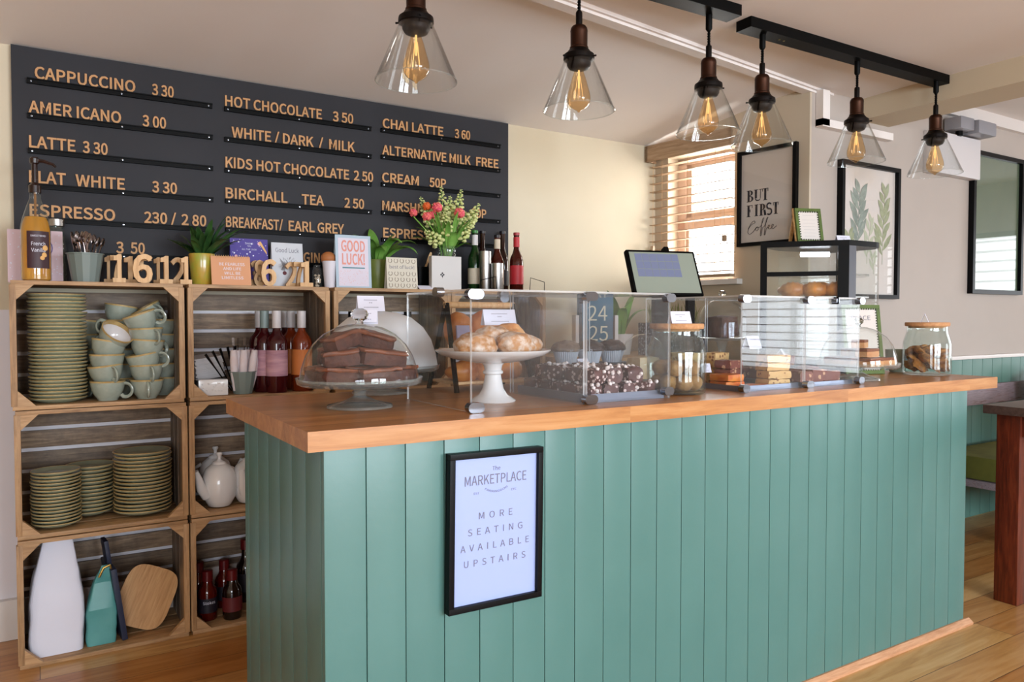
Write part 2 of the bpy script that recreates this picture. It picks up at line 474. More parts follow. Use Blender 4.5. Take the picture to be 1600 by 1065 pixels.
m_cookie = mat('cookie_dough', '#8f6238', 0.7, col2='#ad8050', scale=40, bump=0.5, bscale=90)
m_flor = mat('florentine', '#7c4319', 0.5, col2='#c07d3c', scale=45, bump=0.7, bscale=90)
m_cork = mat('cork_lid', '#b07d52', 0.7, col2='#c49568', scale=80)
m_leaf = mat('leaf_green', '#4f7f2f', 0.4, col2='#76a24a', scale=10, var=0.12)
m_leafd = mat('dark_leaf', '#1f3d1c', 0.35, col2='#35582a', scale=12, var=0.15)
m_stem = mat('flower_stem', '#6c9a3c', 0.5, var=0.1)
m_snap = mat('cream_snapdragon', '#d9d79a', 0.55, col2='#b9c77a', scale=30, var=0.1)
m_pink = mat('coral_pink_petals', '#d6456b', 0.5, col2='#e8765f', scale=30, var=0.08)
m_orangef = mat('orange_petals', '#d9632c', 0.5, var=0.08)

# ------------------------------------------------------------------ the room
def floor_material():
    t = NT('oak_floorboards'); b = t.bsdf; b.inputs['Roughness'].default_value = 0.32
    v = t.coords((1, 1, 1))
    br = t.node('ShaderNodeTexBrick', Scale=1.0); t.link(v, br.inputs['Vector'])
    br.inputs['Color1'].default_value = (0.0, 0.0, 0.0, 1); br.inputs['Color2'].default_value = (1, 1, 1, 1); br.inputs['Mortar'].default_value = (0.5, 0.5, 0.5, 1)
    br.inputs['Mortar Size'].default_value = 0.0012; br.inputs['Brick Width'].default_value = 1.1; br.inputs['Row Height'].default_value = 0.13
    br.offset = 0.37; br.offset_frequency = 2
    v2 = t.coords((1.2, 12, 1))
    ad = t.n.new('ShaderNodeVectorMath'); ad.operation = 'MULTIPLY_ADD'; t.link(br.outputs['Color'], ad.inputs[0]); ad.inputs[1].default_value = (19, 19, 19); t.link(v2, ad.inputs[2])
    nz = t.node('ShaderNodeTexNoise', Scale=2.2, Detail=7.0, Roughness=0.6, Distortion=1.2); t.link(ad.outputs[0], nz.inputs['Vector'])
    grain = t.ramp(nz.outputs['Fac'], [(0.3, lin('#a97a42')), (0.5, lin('#c4985c')), (0.7, lin('#d2ac76'))])
    tone = t.ramp(br.outputs['Color'], [(0.0, lin('#d4b08c')), (1.0, lin('#ffffff'))])
    c = t.mix(1.0, grain, tone, 'MULTIPLY')
    c = t.mix(br.outputs['Fac'], c, lin('#4a2c12'))
    t.link(c, b.inputs['Base Color'])
    return t.m

struct(B().box(-2.6, 7.1, -3.5, 3.3, -0.08, 0.0).obj('floor', floor_material(), smooth=False))
struct(B().box(-2.6, 3.02, 3.15, 3.27, 0, 2.3).obj('wall_back', m_wall, smooth=False))
struct(B().box(-2.72, -2.6, -3.5, 3.3, 0, 2.3).obj('wall_left', m_wall, smooth=False))

# ceiling: flat over the counter, sloping down to the wall behind the menu board
b = B()
prof = [(-3.5, 2.165), (2.0, 2.165), (2.25, 2.16), (2.45, 2.147), (3.16, 2.045), (3.16, 2.32), (-3.5, 2.32)]
b.prism(prof, -2.6, 3.40, 'yz')
struct(b.obj('ceiling', m_ceil, angle=20))
struct(B().box(3.40, 7.1, -3.5, 2.3, 2.26, 2.34).obj('ceiling', m_ceil, smooth=False))
struct(B().box(3.38, 3.62, -3.5, 2.245, 2.062, 2.30).obj('trim_1', m_beam, smooth=False))            # boxed beam
struct(B().box(3.3, 7.1, 2.215, 2.245, 2.195, 2.26).obj('trim_2', m_trimw, smooth=False))             # cornice strip on the end wall
# plastic cable trunking running along the ceiling to the beam, then down
tr = B()
P0, P1 = Vector((1.02, 2.02, 2.15)), Vector((3.34, 2.30, 2.135))
d = (P1 - P0).normalized(); sidev = Vector((-d.y, d.x, 0)) * 0.026
mw = Matrix.Translation(P0)
vs = []
tr.prism([(-0.036, 0), (0.036, 0), (0.036, 0.03), (-0.036, 0.03)], 0, (P1 - P0).length, 'yz',
         m=Matrix.Translation(P0) @ Matrix.Rotation(math.atan2(d.y, d.x), 4, 'Z'))
tr.prism([(-0.024, -0.010), (0.024, -0.010), (0.024, 0.001), (-0.024, 0.001)], 0, (P1 - P0).length, 'yz',
         m=Matrix.Translation(P0) @ Matrix.Rotation(math.atan2(d.y, d.x), 4, 'Z'))
tr.box(3.05, 3.10, 2.205, 2.243, 1.99, 2.15)
tr.box(3.05, 3.60, 2.205, 2.243, 1.985, 2.02)
struct(tr.obj('trim_3', m_ceil, angle=30))

# side wall with the small window, a few degrees out of square with the back wall
SW = T(2.906, 3.146, 0) @ RZ(math.atan2(-0.9936, 0.113))      # local x runs from the back corner towards the room, local y into the wall... outwards
def sw(b): return b.xf(SW)
w0, w1, wz0, wz1 = 0.085, 0.508, 1.305, 1.975
wb = B()
for a in ((-0.1, w0, 0, 2.3), (w1, 0.9085, 0, 2.3), (w0, w1, 0, wz0), (w0, w1, wz1, 2.3)):
    wb.box(a[0], a[1], 0.0, 0.16, a[2], a[3])
struct(sw(wb).obj('wall_side', m_walls, smooth=False))
m_jamb = mat('window_reveal_paint', '#e6d6c4', 0.6)
m_winwood = mat('pinkish_window_wood', '#d3bcae', 0.5)
wf = B()
for a in ((w0, w0 + 0.05, wz0, wz1), (w1 - 0.03, w1, wz0, wz1), (w0, w1, wz0, wz0 + 0.03), (w0, w1, wz1 - 0.035, wz1), (w0, w1, 1.585, 1.655)):
    wf.box(a[0], a[1], 0.085, 0.135, a[2], a[3], 0.003)
for a in ((w0 + 0.05, w0 + 0.085, 1.655, wz1 - 0.035), (w0 + 0.05, w1 - 0.03, 1.655, 1.68), (w0 + 0.05, w1 - 0.03, wz1 - 0.06, wz1 - 0.035), (w0 + 0.05, w0 + 0.07, 1.33, 1.585)):
    wf.box(a[0], a[1], 0.095, 0.125, a[2], a[3], 0.003)
win = struct(sw(wf).obj('window_1', m_winwood))
struct(sw(B().box(w0 + 0.02, w1 - 0.01, 0.108, 0.112, wz0 + 0.01, wz1 - 0.01)).obj('window_pane', m_pglass, win, smooth=False))
struct(sw(B().box(w0 - 0.02, w1 + 0.05, -0.045, 0.09, wz0 - 0.025, wz0 + 0.002, 0.004)).obj('window_sill', m_trimw, win))

# end wall on the right, facing the room, with green boarding below
struct(B().box(3.0095, 7.1, 2.245, 2.36, 0, 2.34).obj('wall_end', m_wallw, smooth=False))
wn = B(); x = 3.02
while x < 7.0:
    wn.box(x, x + 0.106, 2.227, 2.247, 0.0, 0.885, 0.003); x += 0.108
struct(wn.obj('wall_boarding', m_greend))
struct(B().box(3.01, 7.0, 2.215, 2.247, 0.885, 0.905, 0.004).obj('trim_4', m_trimw))
struct(B().box(-2.6, 2.9, 3.118, 3.152, 0.0, 0.14, 0.006).obj('baseboard_back', m_trimw))

struct(B().box(-2.6, 2.0, 3.145, 3.1515, 0.13, 1.14).obj('trim_5', mat('white_wall_lining', '#dbd8df', 0.6), smooth=False))

# street wall behind the camera and right-hand wall with their windows
def wall_with_windows(name, length, height, holes, thick=0.14):
    b = B(); xs = sorted({0, length} | {h[0] for h in holes} | {h[1] for h in holes})
    for xa, xb in zip(xs, xs[1:]):
        hs = [h for h in holes if h[0] <= xa and h[1] >= xb]
        if hs: b.box(xa, xb, 0, thick, 0, hs[0][2]); b.box(xa, xb, 0, thick, hs[0][3], height)
        else: b.box(xa, xb, 0, thick, 0, height)
    return b
fh = [(0.55, 2.25, 0.62, 2.0), (3.3, 4.5, 0.62, 2.0), (4.7, 6.0, 0.62, 2.0)]
struct(wall_with_windows('wall_front', 9.7, 2.34, fh).xf(T(-2.6, -3.42, 0)).obj('wall_front', m_wallw, smooth=False))
rh = [(0.25, 2.05, 0.55, 1.72), (3.55, 4.95, 0.68, 1.85)]
struct(wall_with_windows('wall_right', 5.8, 2.34, rh).xf(T(7.1, -3.5, 0) @ RZ(pi / 2)).obj('wall_right', m_wallw, smooth=False))
m_dfr = mat('dark_window_frame', '#3b4046', 0.5)
def street_window(name, hole, M, slats):
    a0, a1, z0, z1 = hole; b = B()
    for q in ((a0, a0 + .05, z0, z1), (a1 - .05, a1, z0, z1), (a0, a1, z0, z0 + .05), (a0, a1, z1 - .05, z1), ((a0 + a1) / 2 - .02, (a0 + a1) / 2 + .02, z0, z1)):
        b.box(q[0], q[1], 0.03, 0.09, q[2], q[3])
    o = struct(b.xf(M).obj(name, m_dfr, smooth=False))
    if slats:
        s = B(); z = z0 + 0.06
        while z < z1 - 0.03:
            s.box(a0 + .02, a1 - .02, -0.03, 0.012, z, z + 0.016); z += 0.085
        struct(s.xf(M).obj('window_blind', m_dfr, o, smooth=False))
MF = T(-2.6, -3.28, 0) @ Matrix.Scale(-1, 4, (0, 1, 0)); MR = T(6.96, -3.5, 0) @ RZ(pi / 2) @ Matrix.Scale(-1, 4, (0, 1, 0))
for i, h in enumerate(fh): street_window('window_%d' % (2 + i), h, MF, False)
for i, h in enumerate(rh): street_window('window_%d' % (5 + i), h, MR, True)

# ------------------------------------------------------------------ wooden venetian blind on the small window
m_blindw = wood('blind_wood', '#8f7358', '#a88c70', '#b99f86', axis=0, var=0.04, bump=0.03)
bl = thing('venetian_blind', 'light brown wooden slatted blind drawn over the small window behind the counter', 'blind', (2.906, 3.146, 0), math.atan2(-0.9936, 0.113))
B().box(0.0, 0.545, -0.085, -0.07, 1.955, 2.04, 0.002).box(0.0, 0.012, -0.085, -0.012, 1.955, 2.04).box(0.533, 0.545, -0.085, -0.012, 1.955, 2.04).obj('valance', m_blindw, bl)
sl = B(); z = 1.925
while z > 1.33:
    sl.box(0.012, 0.53, -0.064, -0.02, z, z + 0.003, m=None); z -= 0.0445
sl.box(0.012, 0.53, -0.064, -0.02, 1.318, 1.332)
sl.obj('slat', m_blindw, bl)
cd = B()
for sx in (0.10, 0.27, 0.44):
    for yy in (-0.066, -0.018): cd.tube([(sx, yy, 1.95), (sx, yy, 1.33)], 0.0009, 5)
cd.obj('ladder_cord', m_lw, bl)
for sx, zz in ((0.045, 1.50), (0.505, 1.52)):
    B().tube([(sx, -0.075, 1.95), (sx, -0.075, zz)], 0.0009, 5).obj('pull_cord', m_lw, bl)
    B().box(sx - 0.009, sx + 0.009, -0.084, -0.066, zz - 0.03, zz, 0.003).obj('toggle', m_blindw, bl)

# ------------------------------------------------------------------ counter and worktop
ct = thing('service_counter', 'long sage green boarded café counter with grooved front panels', 'counter', (0.475, 1.451, 0))
fp = B(); xs = 0.0
edges = [0.0, 0.088, 0.174, 0.264]
k = 0.264
while k < 2.33: k += 0.0872; edges.append(k)
edges = [e for e in edges if e < 2.345] + [2.375]
for a, c in zip(edges, edges[1:]): fp.box(a + 0.0009, c - 0.0009, 0, 0.018, 0.012, 0.853, 0.0016)
fp.box(0.001, 2.374, 0.006, 0.02, 0.012, 0.85)
fp.obj('front_panel', m_green, ct)
ep = B(); k = 0.018
while k < 0.64:
    ep.box(0, 0.018, k + 0.0009, min(k + 0.1, 0.66) - 0.0009, 0.0, 0.853, 0.0018); k += 0.1
ep.box(0.006, 0.02, 0.02, 0.659, 0.0, 0.85)
m_green_side = m_green
ep.obj('end_panel', m_green, ct)
B().box(2.357, 2.375, 0.02, 0.66, 0.0, 0.853).obj('end_panel', m_green, ct, smooth=False)
B().box(0.02, 2.357, 0.64, 0.655, 0.0, 0.853).obj('back_panel', m_lwx, ct, smooth=False)
B().box(0.0, 2.375, 0.02, 0.64, 0.0, 0.012).obj('base_board', m_lwx, ct, smooth=False)
B().prism([(-0.022, 0), (0, 0), (0, 0.02), (-0.006, 0.02), (-0.022, 0.008)], 0.0, 2.40, 'yz').obj('base_moulding', wood('pale_moulding', '#a2704c', '#c08f6b', '#cfa27f', axis=0), ct)
wt = B()
for i in range(17):
    y0 = 1.436 + i * 0.043
    random.seed(i); xx = 0.44; cut = 0.44 + random.uniform(0.3, 0.9)
    while xx < 3.03:
        e = min(cut, 3.03); wt.box(xx, e, y0, min(y0 + 0.043, 2.166), 0.853, 0.893); xx = e; cut = e + random.uniform(0.5, 1.0)
        if 3.03 - cut < 0.15: cut = 3.03
tag(wt.obj('worktop', m_top, smooth=False), 'thick oiled oak worktop lying on the green counter', 'worktop')

# framed notice on the counter front
sg = thing('notice_frame', 'black framed notice reading more seating available upstairs on the counter front', 'sign', (0.8585, 1.4485, 0.648), rot=(0, radians(0.8), 0))
fr = B()
w, h, t, dp = 0.1195, 0.172, 0.013, 0.022
fr.box(-w, w, -dp, 0, h - t, h, 0.001).box(-w, w, -dp, 0, -h, -h + t, 0.001).box(-w, -w + t, -dp, 0, -h + t, h - t, 0.001).box(w - t, w, -dp, 0, -h + t, h - t, 0.001)
fr.obj('frame', m_frame, sg)
ns = B().box(-w + t, w - t, -0.012, -0.002, -h + t, h - t).obj('notice_sheet', mat('white_sheet_daylight_tint', '#98a8da', 0.35), sg, smooth=False)  # blue of the daylight put into the white sheet's colour
tx = B(); yy = -0.0122
def row(s, z, cap, width, al='c', x=0.0): tx.text(s, (x, yy, z), cap, width, align=al, depth=0.0006)
row('The', 0.128, 0.009, 0.020)
row('MARKETPLACE', 0.099, 0.021, 0.158)
tx.text('FARRINGDON', (0, yy, 0.079), 0.0045, 0.062, align='c', depth=0.0006, arc=0.055)
row('EST', 0.079, 0.0045, 0.013, x=-0.05); row('ETC', 0.079, 0.0045, 0.013, x=0.046)
row('M  O  R  E', 0.024, 0.0145, 0.086); row('S  E  A  T  I  N  G', -0.010, 0.0145, 0.140)
row('A  V  A  I  L  A  B  L  E', -0.044, 0.0145, 0.176); row('U  P  S  T  A  I  R  S', -0.078, 0.0145, 0.158)
tx.obj('lettering', m_inkg, ns, smooth=False)

# ------------------------------------------------------------------ menu board
mb = thing('menu_board', 'large black wall menu board with tan letters standing on narrow rails', 'menu board', (0, 3.15, 0))
B().box(-0.052, 1.941, -0.022, 0, 1.236, 2.043).obj('back_board', m_board, mb, smooth=False)
def menu_row(x, z, words):
    r = B().box(x, x + 0.602, -0.034, -0.022, z - 0.021, z - 0.0045).box(x, x + 0.602, -0.040, -0.022, z - 0.0075, z - 0.0035)
    r = r.obj('letter_rail', m_rail, mb, smooth=False)
    s = B()
    for px in (0.012, 0.29, 0.588): s.lathe([(0, 0), (0.0035, 0), (0.003, 0.0015), (0, 0.002)], 8, m=T(x + px, -0.034, z - 0.013) @ RX(pi / 2))
    s.obj('screws', m_chrome, r)
    if words:
        for tx_, xa, xb in words: B().text(tx_, (xa, -0.0235, z), 0.0405, xb - xa, depth=0.0055).obj('lettering', m_letter, r, smooth=False)
WEIGHT[0] = 0.0085
C1, C2, C3 = -0.007, 0.640, 1.288
for x, z, ws in (
    (C1, 1.9385, [('CAPPUCCINO', 0.016, 0.329), ('3 30', 0.384, 0.459)]),
    (C1, 1.8195, [('AMER ICANO', -0.004, 0.281), ('3 00', 0.351, 0.431)]),
    (C1, 1.700, [('LATTE', -0.004, 0.135), ('3 30', 0.157, 0.236)]),
    (C1, 1.580, [('FLAT', -0.006, 0.104), ('WHITE', 0.133, 0.290), ('3 30', 0.380, 0.466)]),
    (C1, 1.465, [('ESPRESSO', -0.006, 0.257), ('230 /', 0.352, 0.462), ('2 80', 0.480, 0.569)]),
    (C1, 1.349, [('3', 0.258, 0.283), ('50', 0.305, 0.353)]),
    (C2, 1.936, [('HOT CHOCOLATE', 0.643, 1.027), ('3 50', 1.073, 1.163)]),
    (C2, 1.818, [('WHITE / DARK  /  MILK', 0.666, 1.169)]),
    (C2, 1.699, [('KIDS HOT CHOCOLATE', 0.642, 1.143), ('2 50', 1.163, 1.251)]),
    (C2, 1.580, [('BIRCHALL', 0.641, 0.881), ('TEA', 0.940, 1.033), ('2 50', 1.121, 1.209)]),
    (C2, 1.468, [('BREAKFAST/', 0.641, 0.862), ('EARL GREY', 0.885, 1.119)]),
    (C2, 1.342, [('E', 0.770, 0.797), ('GINGER', 0.945, 1.10)]),
    (C3, 1.938, [('CHAI LATTE', 1.296, 1.590), ('3 60', 1.648, 1.729)]),
    (C3, 1.823, [('ALTERNATIVE MILK', 1.293, 1.732), ('FREE', 1.761, 1.882)]),
    (C3, 1.704, [('CREAM', 1.292, 1.467), ('50P', 1.519, 1.603)]),
    (C3, 1.582, [('MARSHMALLOW', 1.292, 1.665), ('50P', 1.735, 1.815)]),
    (C3, 1.465, [('ESPRESSO', 1.296, 1.560)])):
    menu_row(x, z, ws)
WEIGHT[0] = 0.0

# ------------------------------------------------------------------ apple crates
def make_crate(label):
    W, D, H = 0.506, 0.305, 0.408
    c = thing('wooden_crate', label, 'crate', (0, 0, 0), 0, 'stacked wooden crates against the back wall')
    t = 0.013
    b = B(); y = 0
    for i in range(3): b.box(0.004, W - 0.004, i * 0.103, i * 0.103 + 0.0985, 0, t, 0.0015)
    b.obj('bottom_planks', m_crateh, c)
    b = B()
    for i in range(3): b.box(0.004, W - 0.004, i * 0.103, i * 0.103 + 0.0985, H - t, H, 0.0015)
    b.obj('top_planks', m_crateh, c)
    for x0 in (0.0, W - 0.018):
        b = B()
        b.box(x0, x0 + 0.018, 0.0, 0.022, t, H - t, 0.0015)
        b.obj('front_upright', m_crate, c)
        b = B()
        for i in range(3): b.box(x0 + 0.003, x0 + 0.015, 0.03 + i * 0.088, 0.03 + i * 0.088 + 0.082, t, H - t, 0.0015)
        b.obj('end_slats', m_slatv, c)
    b = B(); n = 5; ph = (H - 2 * t - 0.0135 * (n + 1)) / n
    for i in range(n):
        z0 = t + 0.0135 + i * (ph + 0.0135); b.box(0.002, W - 0.002, D - 0.010, D, z0, z0 + ph, 0.001)
    b.obj('back_slats', m_slat, c)
    g = 0.048
    for sx, sz in ((0, 0), (1, 0), (0, 1), (1, 1)):
        x0 = 0.018 if sx == 0 else W - 0.018; dx = g if sx == 0 else -g
        z0 = t if sz == 0 else H - t; dz = g if sz == 0 else -g
        pl = [(x0, z0), (x0 + dx, z0), (x0, z0 + dz)]
        if (dx > 0) != (dz > 0): pl.reverse()
        B().prism(pl, 0.001, 0.021, 'xz').obj('corner_block', m_gusset, c)
    return c
CX = [-0.058, 0.4525, 0.9735, 1.4815]
holds = [['open crate holding the sage cups and tall plate stack, topmost in the left column', 'open crate holding three low stacks of plates, left column middle',
          'open crate on the floor holding white bag, teal bag and cutting boards'],
         ['open crate holding napkins, wrapped cutlery and rosé bottles', 'open crate holding white teapots beside the counter end', 'open crate on the floor holding sauce bottles'],
         ['open crate behind the cake domes under the green potted plant', 'crate second from floor, third column, hidden behind the counter', 'crate on the floor, third column, hidden behind the counter'],
         ['open crate behind the acrylic case under the beer bottles', 'crate second from floor, fourth column, hidden behind the counter', 'crate on the floor, fourth column, hidden behind the counter']]
crate0 = None
for i in range(4):
    for j in range(3):
        lab = holds[i][j]; loc = (CX[i] - (0.006 if j == 0 and i == 0 else 0), 2.834 + (0.004 if j == 1 else 0), 0.8215 - j * 0.4105 + (0 if j < 2 else -0.0005))
        if crate0 is None: crate0 = make_crate(lab); crate0.location = loc
        else: dup(crate0, loc, 0, lab, scale=(0.94, 1, 1) if i == 3 else None)

# ------------------------------------------------------------------ crockery
def plate_mesh(name, r, h, parent=None):
    b = B()
    b.lathe([(0, 0.0025), (r * .55, 0.0025), (r * .58, 0), (r * .66, 0), (r * .70, 0.003), (r * .97, h * .60), (r * .998, h * .84), (r, h * .92), (r * .985, h), (r * .94, h * .93), (r * .72, 0.007), (r * .6, 0.0055), (0, 0.0055)], 40,
            mats=[0, 0, 0, 0, 0, 0, 1, 1, 1, 0, 0, 0])
    return b.obj(name, [m_sagep, m_rim], parent, angle=60)
def stack(n, pitch, r, x, y, z, what, cat, group, h=0.017, kind='plate'):
    o0 = None
    for i in range(n):
        if o0 is None: o = o0 = plate_mesh(kind, r, h)
        else: o = o0.copy(); COL.objects.link(o)
        j = n - 1 - i
        o.location = (x + random.uniform(-.0022, .0022), y + random.uniform(-.002, .002), z + i * pitch); o.rotation_euler = (random.uniform(-.006, .006), random.uniform(-.006, .006), i * .7)
        lab = ('%s, %s' % (what, from_top(j))) if j < n - 1 else what + ', the lowest one'
        tag(o, lab, cat, group)
random.seed(3)
stack(30, 0.0117, 0.086, 0.067, 2.945, 0.835, 'sage plate in the tall stack left of cups', 'plate', 'tall stack of sage plates in the top crate')
stack(16, 0.0112, 0.0735, 0.054, 2.925, 0.4285, 'sage saucer in the short front stack', 'plate', 'front left stack of saucers', 0.016, 'saucer')
stack(13, 0.0130, 0.078, 0.159, 3.04, 0.4285, 'dark sage plate in the rear stack', 'plate', 'rear stack of plates in the middle crate', 0.018)
stack(17, 0.0125, 0.094, 0.319, 2.965, 0.4285, 'sage plate in the right wide stack', 'plate', 'right stack of plates in the middle crate', 0.019)

def make_cup():
    c = thing('coffee_cup', 'cup', 'cup')
    R, H = 0.0535, 0.066
    b = B()
    b.lathe([(0, 0.004), (0.024, 0.004), (0.026, 0), (0.030, 0.0), (0.031, 0.004), (0.041, 0.017), (0.0485, 0.034), (0.0525, 0.053), (R, H - 0.0055), (R + .0008, H), (R - 0.0025, H + .0004), (0.0485, 0.052), (0.045, 0.034), (0.036, 0.016), (0.02, 0.007), (0, 0.006)], 32,
            mats=[0, 0, 0, 0, 0, 0, 0, 0, 1, 1, 1, 2, 2, 2, 2])
    b.obj('bowl', [m_sage, m_rim, m_inner], c, angle=60)
    h = B(); pts = []
    for k in range(11):
        a = radians(105) - radians(215) * k / 10
        pts.append((0.0535 + 0.004 + 0.021 * cos(a), 0, 0.036 + 0.0215 * sin(a) - (0.004 * k / 10)))
    pts = [(0.051, 0, 0.057)] + pts[1:] + [(0.043, 0, 0.019)]
    h.tube(pts, 0.0042, 8, flat=1.5); h.obj('handle', m_sage, c)
    return c
cup0 = None
def cup(x, y, z, lab, rx=0, ry=0, rz=0):
    global cup0
    rot = (Matrix.Rotation(rx, 3, 'X') @ Matrix.Rotation(ry, 3, 'Y') @ Matrix.Rotation(rz, 3, 'Z')).to_euler()
    if cup0 is None:
        cup0 = make_cup(); cup0.location = (x, y, z); cup0.rotation_euler = rot; cup0['label'] = lab; cup0['group'] = 'sage cups stacked in the top crate'
    else: dup(cup0, (x, y, z), 0, lab, None, rot)
L = 0.2085
cup(L, 2.9, 0.8348, 'sage cup at the foot of the left front cup stack', rz=radians(-25))
cup(L + .001, 2.902, 0.8885, 'sage cup second from the bottom of the left front stack, handle facing out', ry=radians(-7), rz=radians(-70))
cup(L - .001, 2.9, 0.925, 'sage cup third from the bottom of the left front stack', rz=radians(60))
cup(L - .004, 2.9, 0.972, 'sage cup tilting down to the right, below the white-mouthed cup', ry=radians(10), rz=radians(100))
cup(L + .006, 2.918, 1.02, 'sage cup tipped forward showing its white inside, on the left front stack', rx=radians(38), ry=radians(24), rz=radians(130))
Rr = 0.3285
cup(Rr, 2.9, 0.8348, 'sage cup at the foot of the right front cup stack', rz=radians(-92))
cup(Rr + .001, 2.902, 0.8865, 'sage cup second from the bottom of the right front stack', rz=radians(-80), ry=radians(-2))
cup(Rr - .001, 2.9, 0.925, 'sage cup third from the bottom of the right front stack, tilted up rightwards', ry=radians(-11), rz=radians(-20))
cup(Rr, 2.9, 0.972, 'sage cup fourth from the bottom of the right front stack', ry=radians(4), rz=radians(30))
cup(Rr + .001, 2.9, 1.012, 'sage cup fifth from the bottom of the right front stack, handle facing out', ry=radians(-2), rz=radians(-65))
cup(Rr - .001, 2.905, 1.066, 'sage cup topmost on the right front stack, leaning left with handle at right', ry=radians(-20), rz=radians(-20))
for i, (z, ry, rz) in enumerate(((0.8348, 0, 40), (0.886, 2, 150), (0.938, 0, 60), (0.990, -1, 170), (1.040, 0, 120), (1.092, 9, 80))):
    cup(0.253 + .002 * (i % 2), 3.035, z, 'sage cup in the rear middle stack, %s from the bottom' % ('first' if i == 0 else ORD[i]), ry=radians(ry), rz=radians(rz))
for i, z in enumerate((0.8348, 0.886, 0.938, 0.990, 1.042)):
    cup(0.388, 3.01 + .004 * (i % 2), z, 'sage cup in the rear right stack, %s from the bottom' % ('first' if i == 0 else ORD[i]), ry=radians(2), rz=radians(-15 + 8 * i))
cup(0.368, 3.01, 1.094, 'sage cup lying tilted on top of the rear right stack', ry=radians(-30), rz=radians(-60))
for i, z in enumerate((0.8348, 0.886, 0.938, 0.990, 1.04)):
    cup(0.142 + (.0 if i < 4 else .006), 3.076, z, 'sage cup behind the tall plate stack, %s from the bottom' % ('first' if i == 0 else ORD[i]), ry=radians(0 if i < 4 else 6), rz=radians(-70 + 25 * i))

# ------------------------------------------------------------------ bottom left crate: bags and boards
def bag(name, label, m, x, y, z, w, d, h, top, lean=0.0, seed=1.0, fold=0.03, cat='bag'):
    b = B(); n = 13; seg = 28; rings = []; random.seed(int(seed * 10))
    for i in range(n + 1):
        t = i / n
        if t < 0.50: ww, dd = w * (1 - .05 * (t - .25) ** 2), d * (1 - .25 * t)
        else: k = (t - .50) / .50; ww = w * (1 - k * (1 - top)); dd = d * (.875 - k * .80)
        ring = []
        for j in range(seg):
            a = 2 * pi * j / seg; ca, sa = cos(a), sin(a); e = 0.26
            px = math.copysign(abs(ca) ** e, ca) * ww / 2; py = math.copysign(abs(sa) ** e, sa) * dd / 2
            nz = noise.noise_vector(Vector((px * 16 + seed, t * 6, py * 16))) * (0.0 if i == 0 else 0.0065)
            ring.append(b.bm.verts.new((px * (.97 if i else .93) + nz.x + lean * t * t, py + nz.y - fold * max(0, t - .8) * 2, max(0, t * h + (nz.z if 0 < i < n else 0)))))
        rings.append(ring)
    for i in range(n):
        for j in range(seg):
            b.bm.faces.new((rings[i][j], rings[i][(j + 1) % seg], rings[i + 1][(j + 1) % seg], rings[i + 1][j]))
    b.bm.faces.new(rings[0][::-1]); b.bm.faces.new(rings[-1])
    o = b.obj(name, m, None, (x, y, z), angle=16)
    return tag(o, label, cat)
m_bagw = mat('white_paper_bag', '#d8d9e6', 0.55, bump=0.3, bscale=14)
m_bagt = mat('teal_foil_bag', '#4b8f8e', 0.38, col2='#5a9b99', scale=6, bump=0.25, bscale=20)
bag('paper_bag', 'tall crumpled white paper bag standing in the bottom left crate', m_bagw, 0.049, 2.945, 0.0138, 0.163, 0.15, 0.368, 0.52, lean=0.006, seed=2.2)
tb = thing('coffee_bag', 'small teal foil bag with rolled top beside the white bag', 'bag', (0.177, 2.915, 0.0135))
o = bag('pouch', 'x', m_bagt, 0, 0, 0, 0.094, 0.07, 0.262, 0.34, lean=0.016, seed=7.7)
for k in ('label', 'category'): del o[k]
o.parent = tb
bb = B(); bb.tube([(-0.004, -0.02, 0.225), (0.01, -0.022, 0.255), (0.03, -0.02, 0.262)], 0.004, 8); bb.tube([(0.03, -0.02, 0.262), (0.034, -0.022, 0.235)], 0.003, 8)
bb.obj('gold_clip', mat('brass_clip', '#b99a55', 0.3, 0.9), tb)
m_navy = mat('navy_painted_board', '#22283f', 0.45)
nb = thing('serving_board', 'navy edged serving board leaning upright between teal bag and wooden board', 'board', (0.248, 2.875, 0.0155), 0, rot=(0, radians(-7.5), radians(6)))
B().box(-0.009, 0.009, 0, 0.185, 0, 0.25, 0.003).obj('slab', m_navy, nb)
B().box(-0.007, 0.007, 0.06, 0.13, 0.25, 0.335, 0.004).obj('handle', m_navy, nb)
o = B()
pl = []
for k in range(40):
    a = 2 * pi * k / 40; e = 0.55
    pl.append((math.copysign(abs(cos(a)) ** e, cos(a)) * 0.088, 0.105 + math.copysign(abs(sin(a)) ** e, sin(a)) * 0.105))
o.prism(pl, -0.008, 0.008, 'xz')
bmesh.ops.bevel(o.bm, geom=[e for e in o.bm.edges if len(e.link_faces) == 2 and e.calc_face_angle(0) > 1.0], offset=0.003, segments=2, affect='EDGES')
tag(o.obj('chopping_board', wood('honey_chopping_board', '#a8763c', '#c4925a', '#d3a76d', axis=2, var=0.03, bump=0.04), None, (0.279, 2.93, 0.033), (radians(-16), radians(24), radians(-6))),
    'rounded honey wood chopping board leaning at the right of the bottom left crate', 'board')

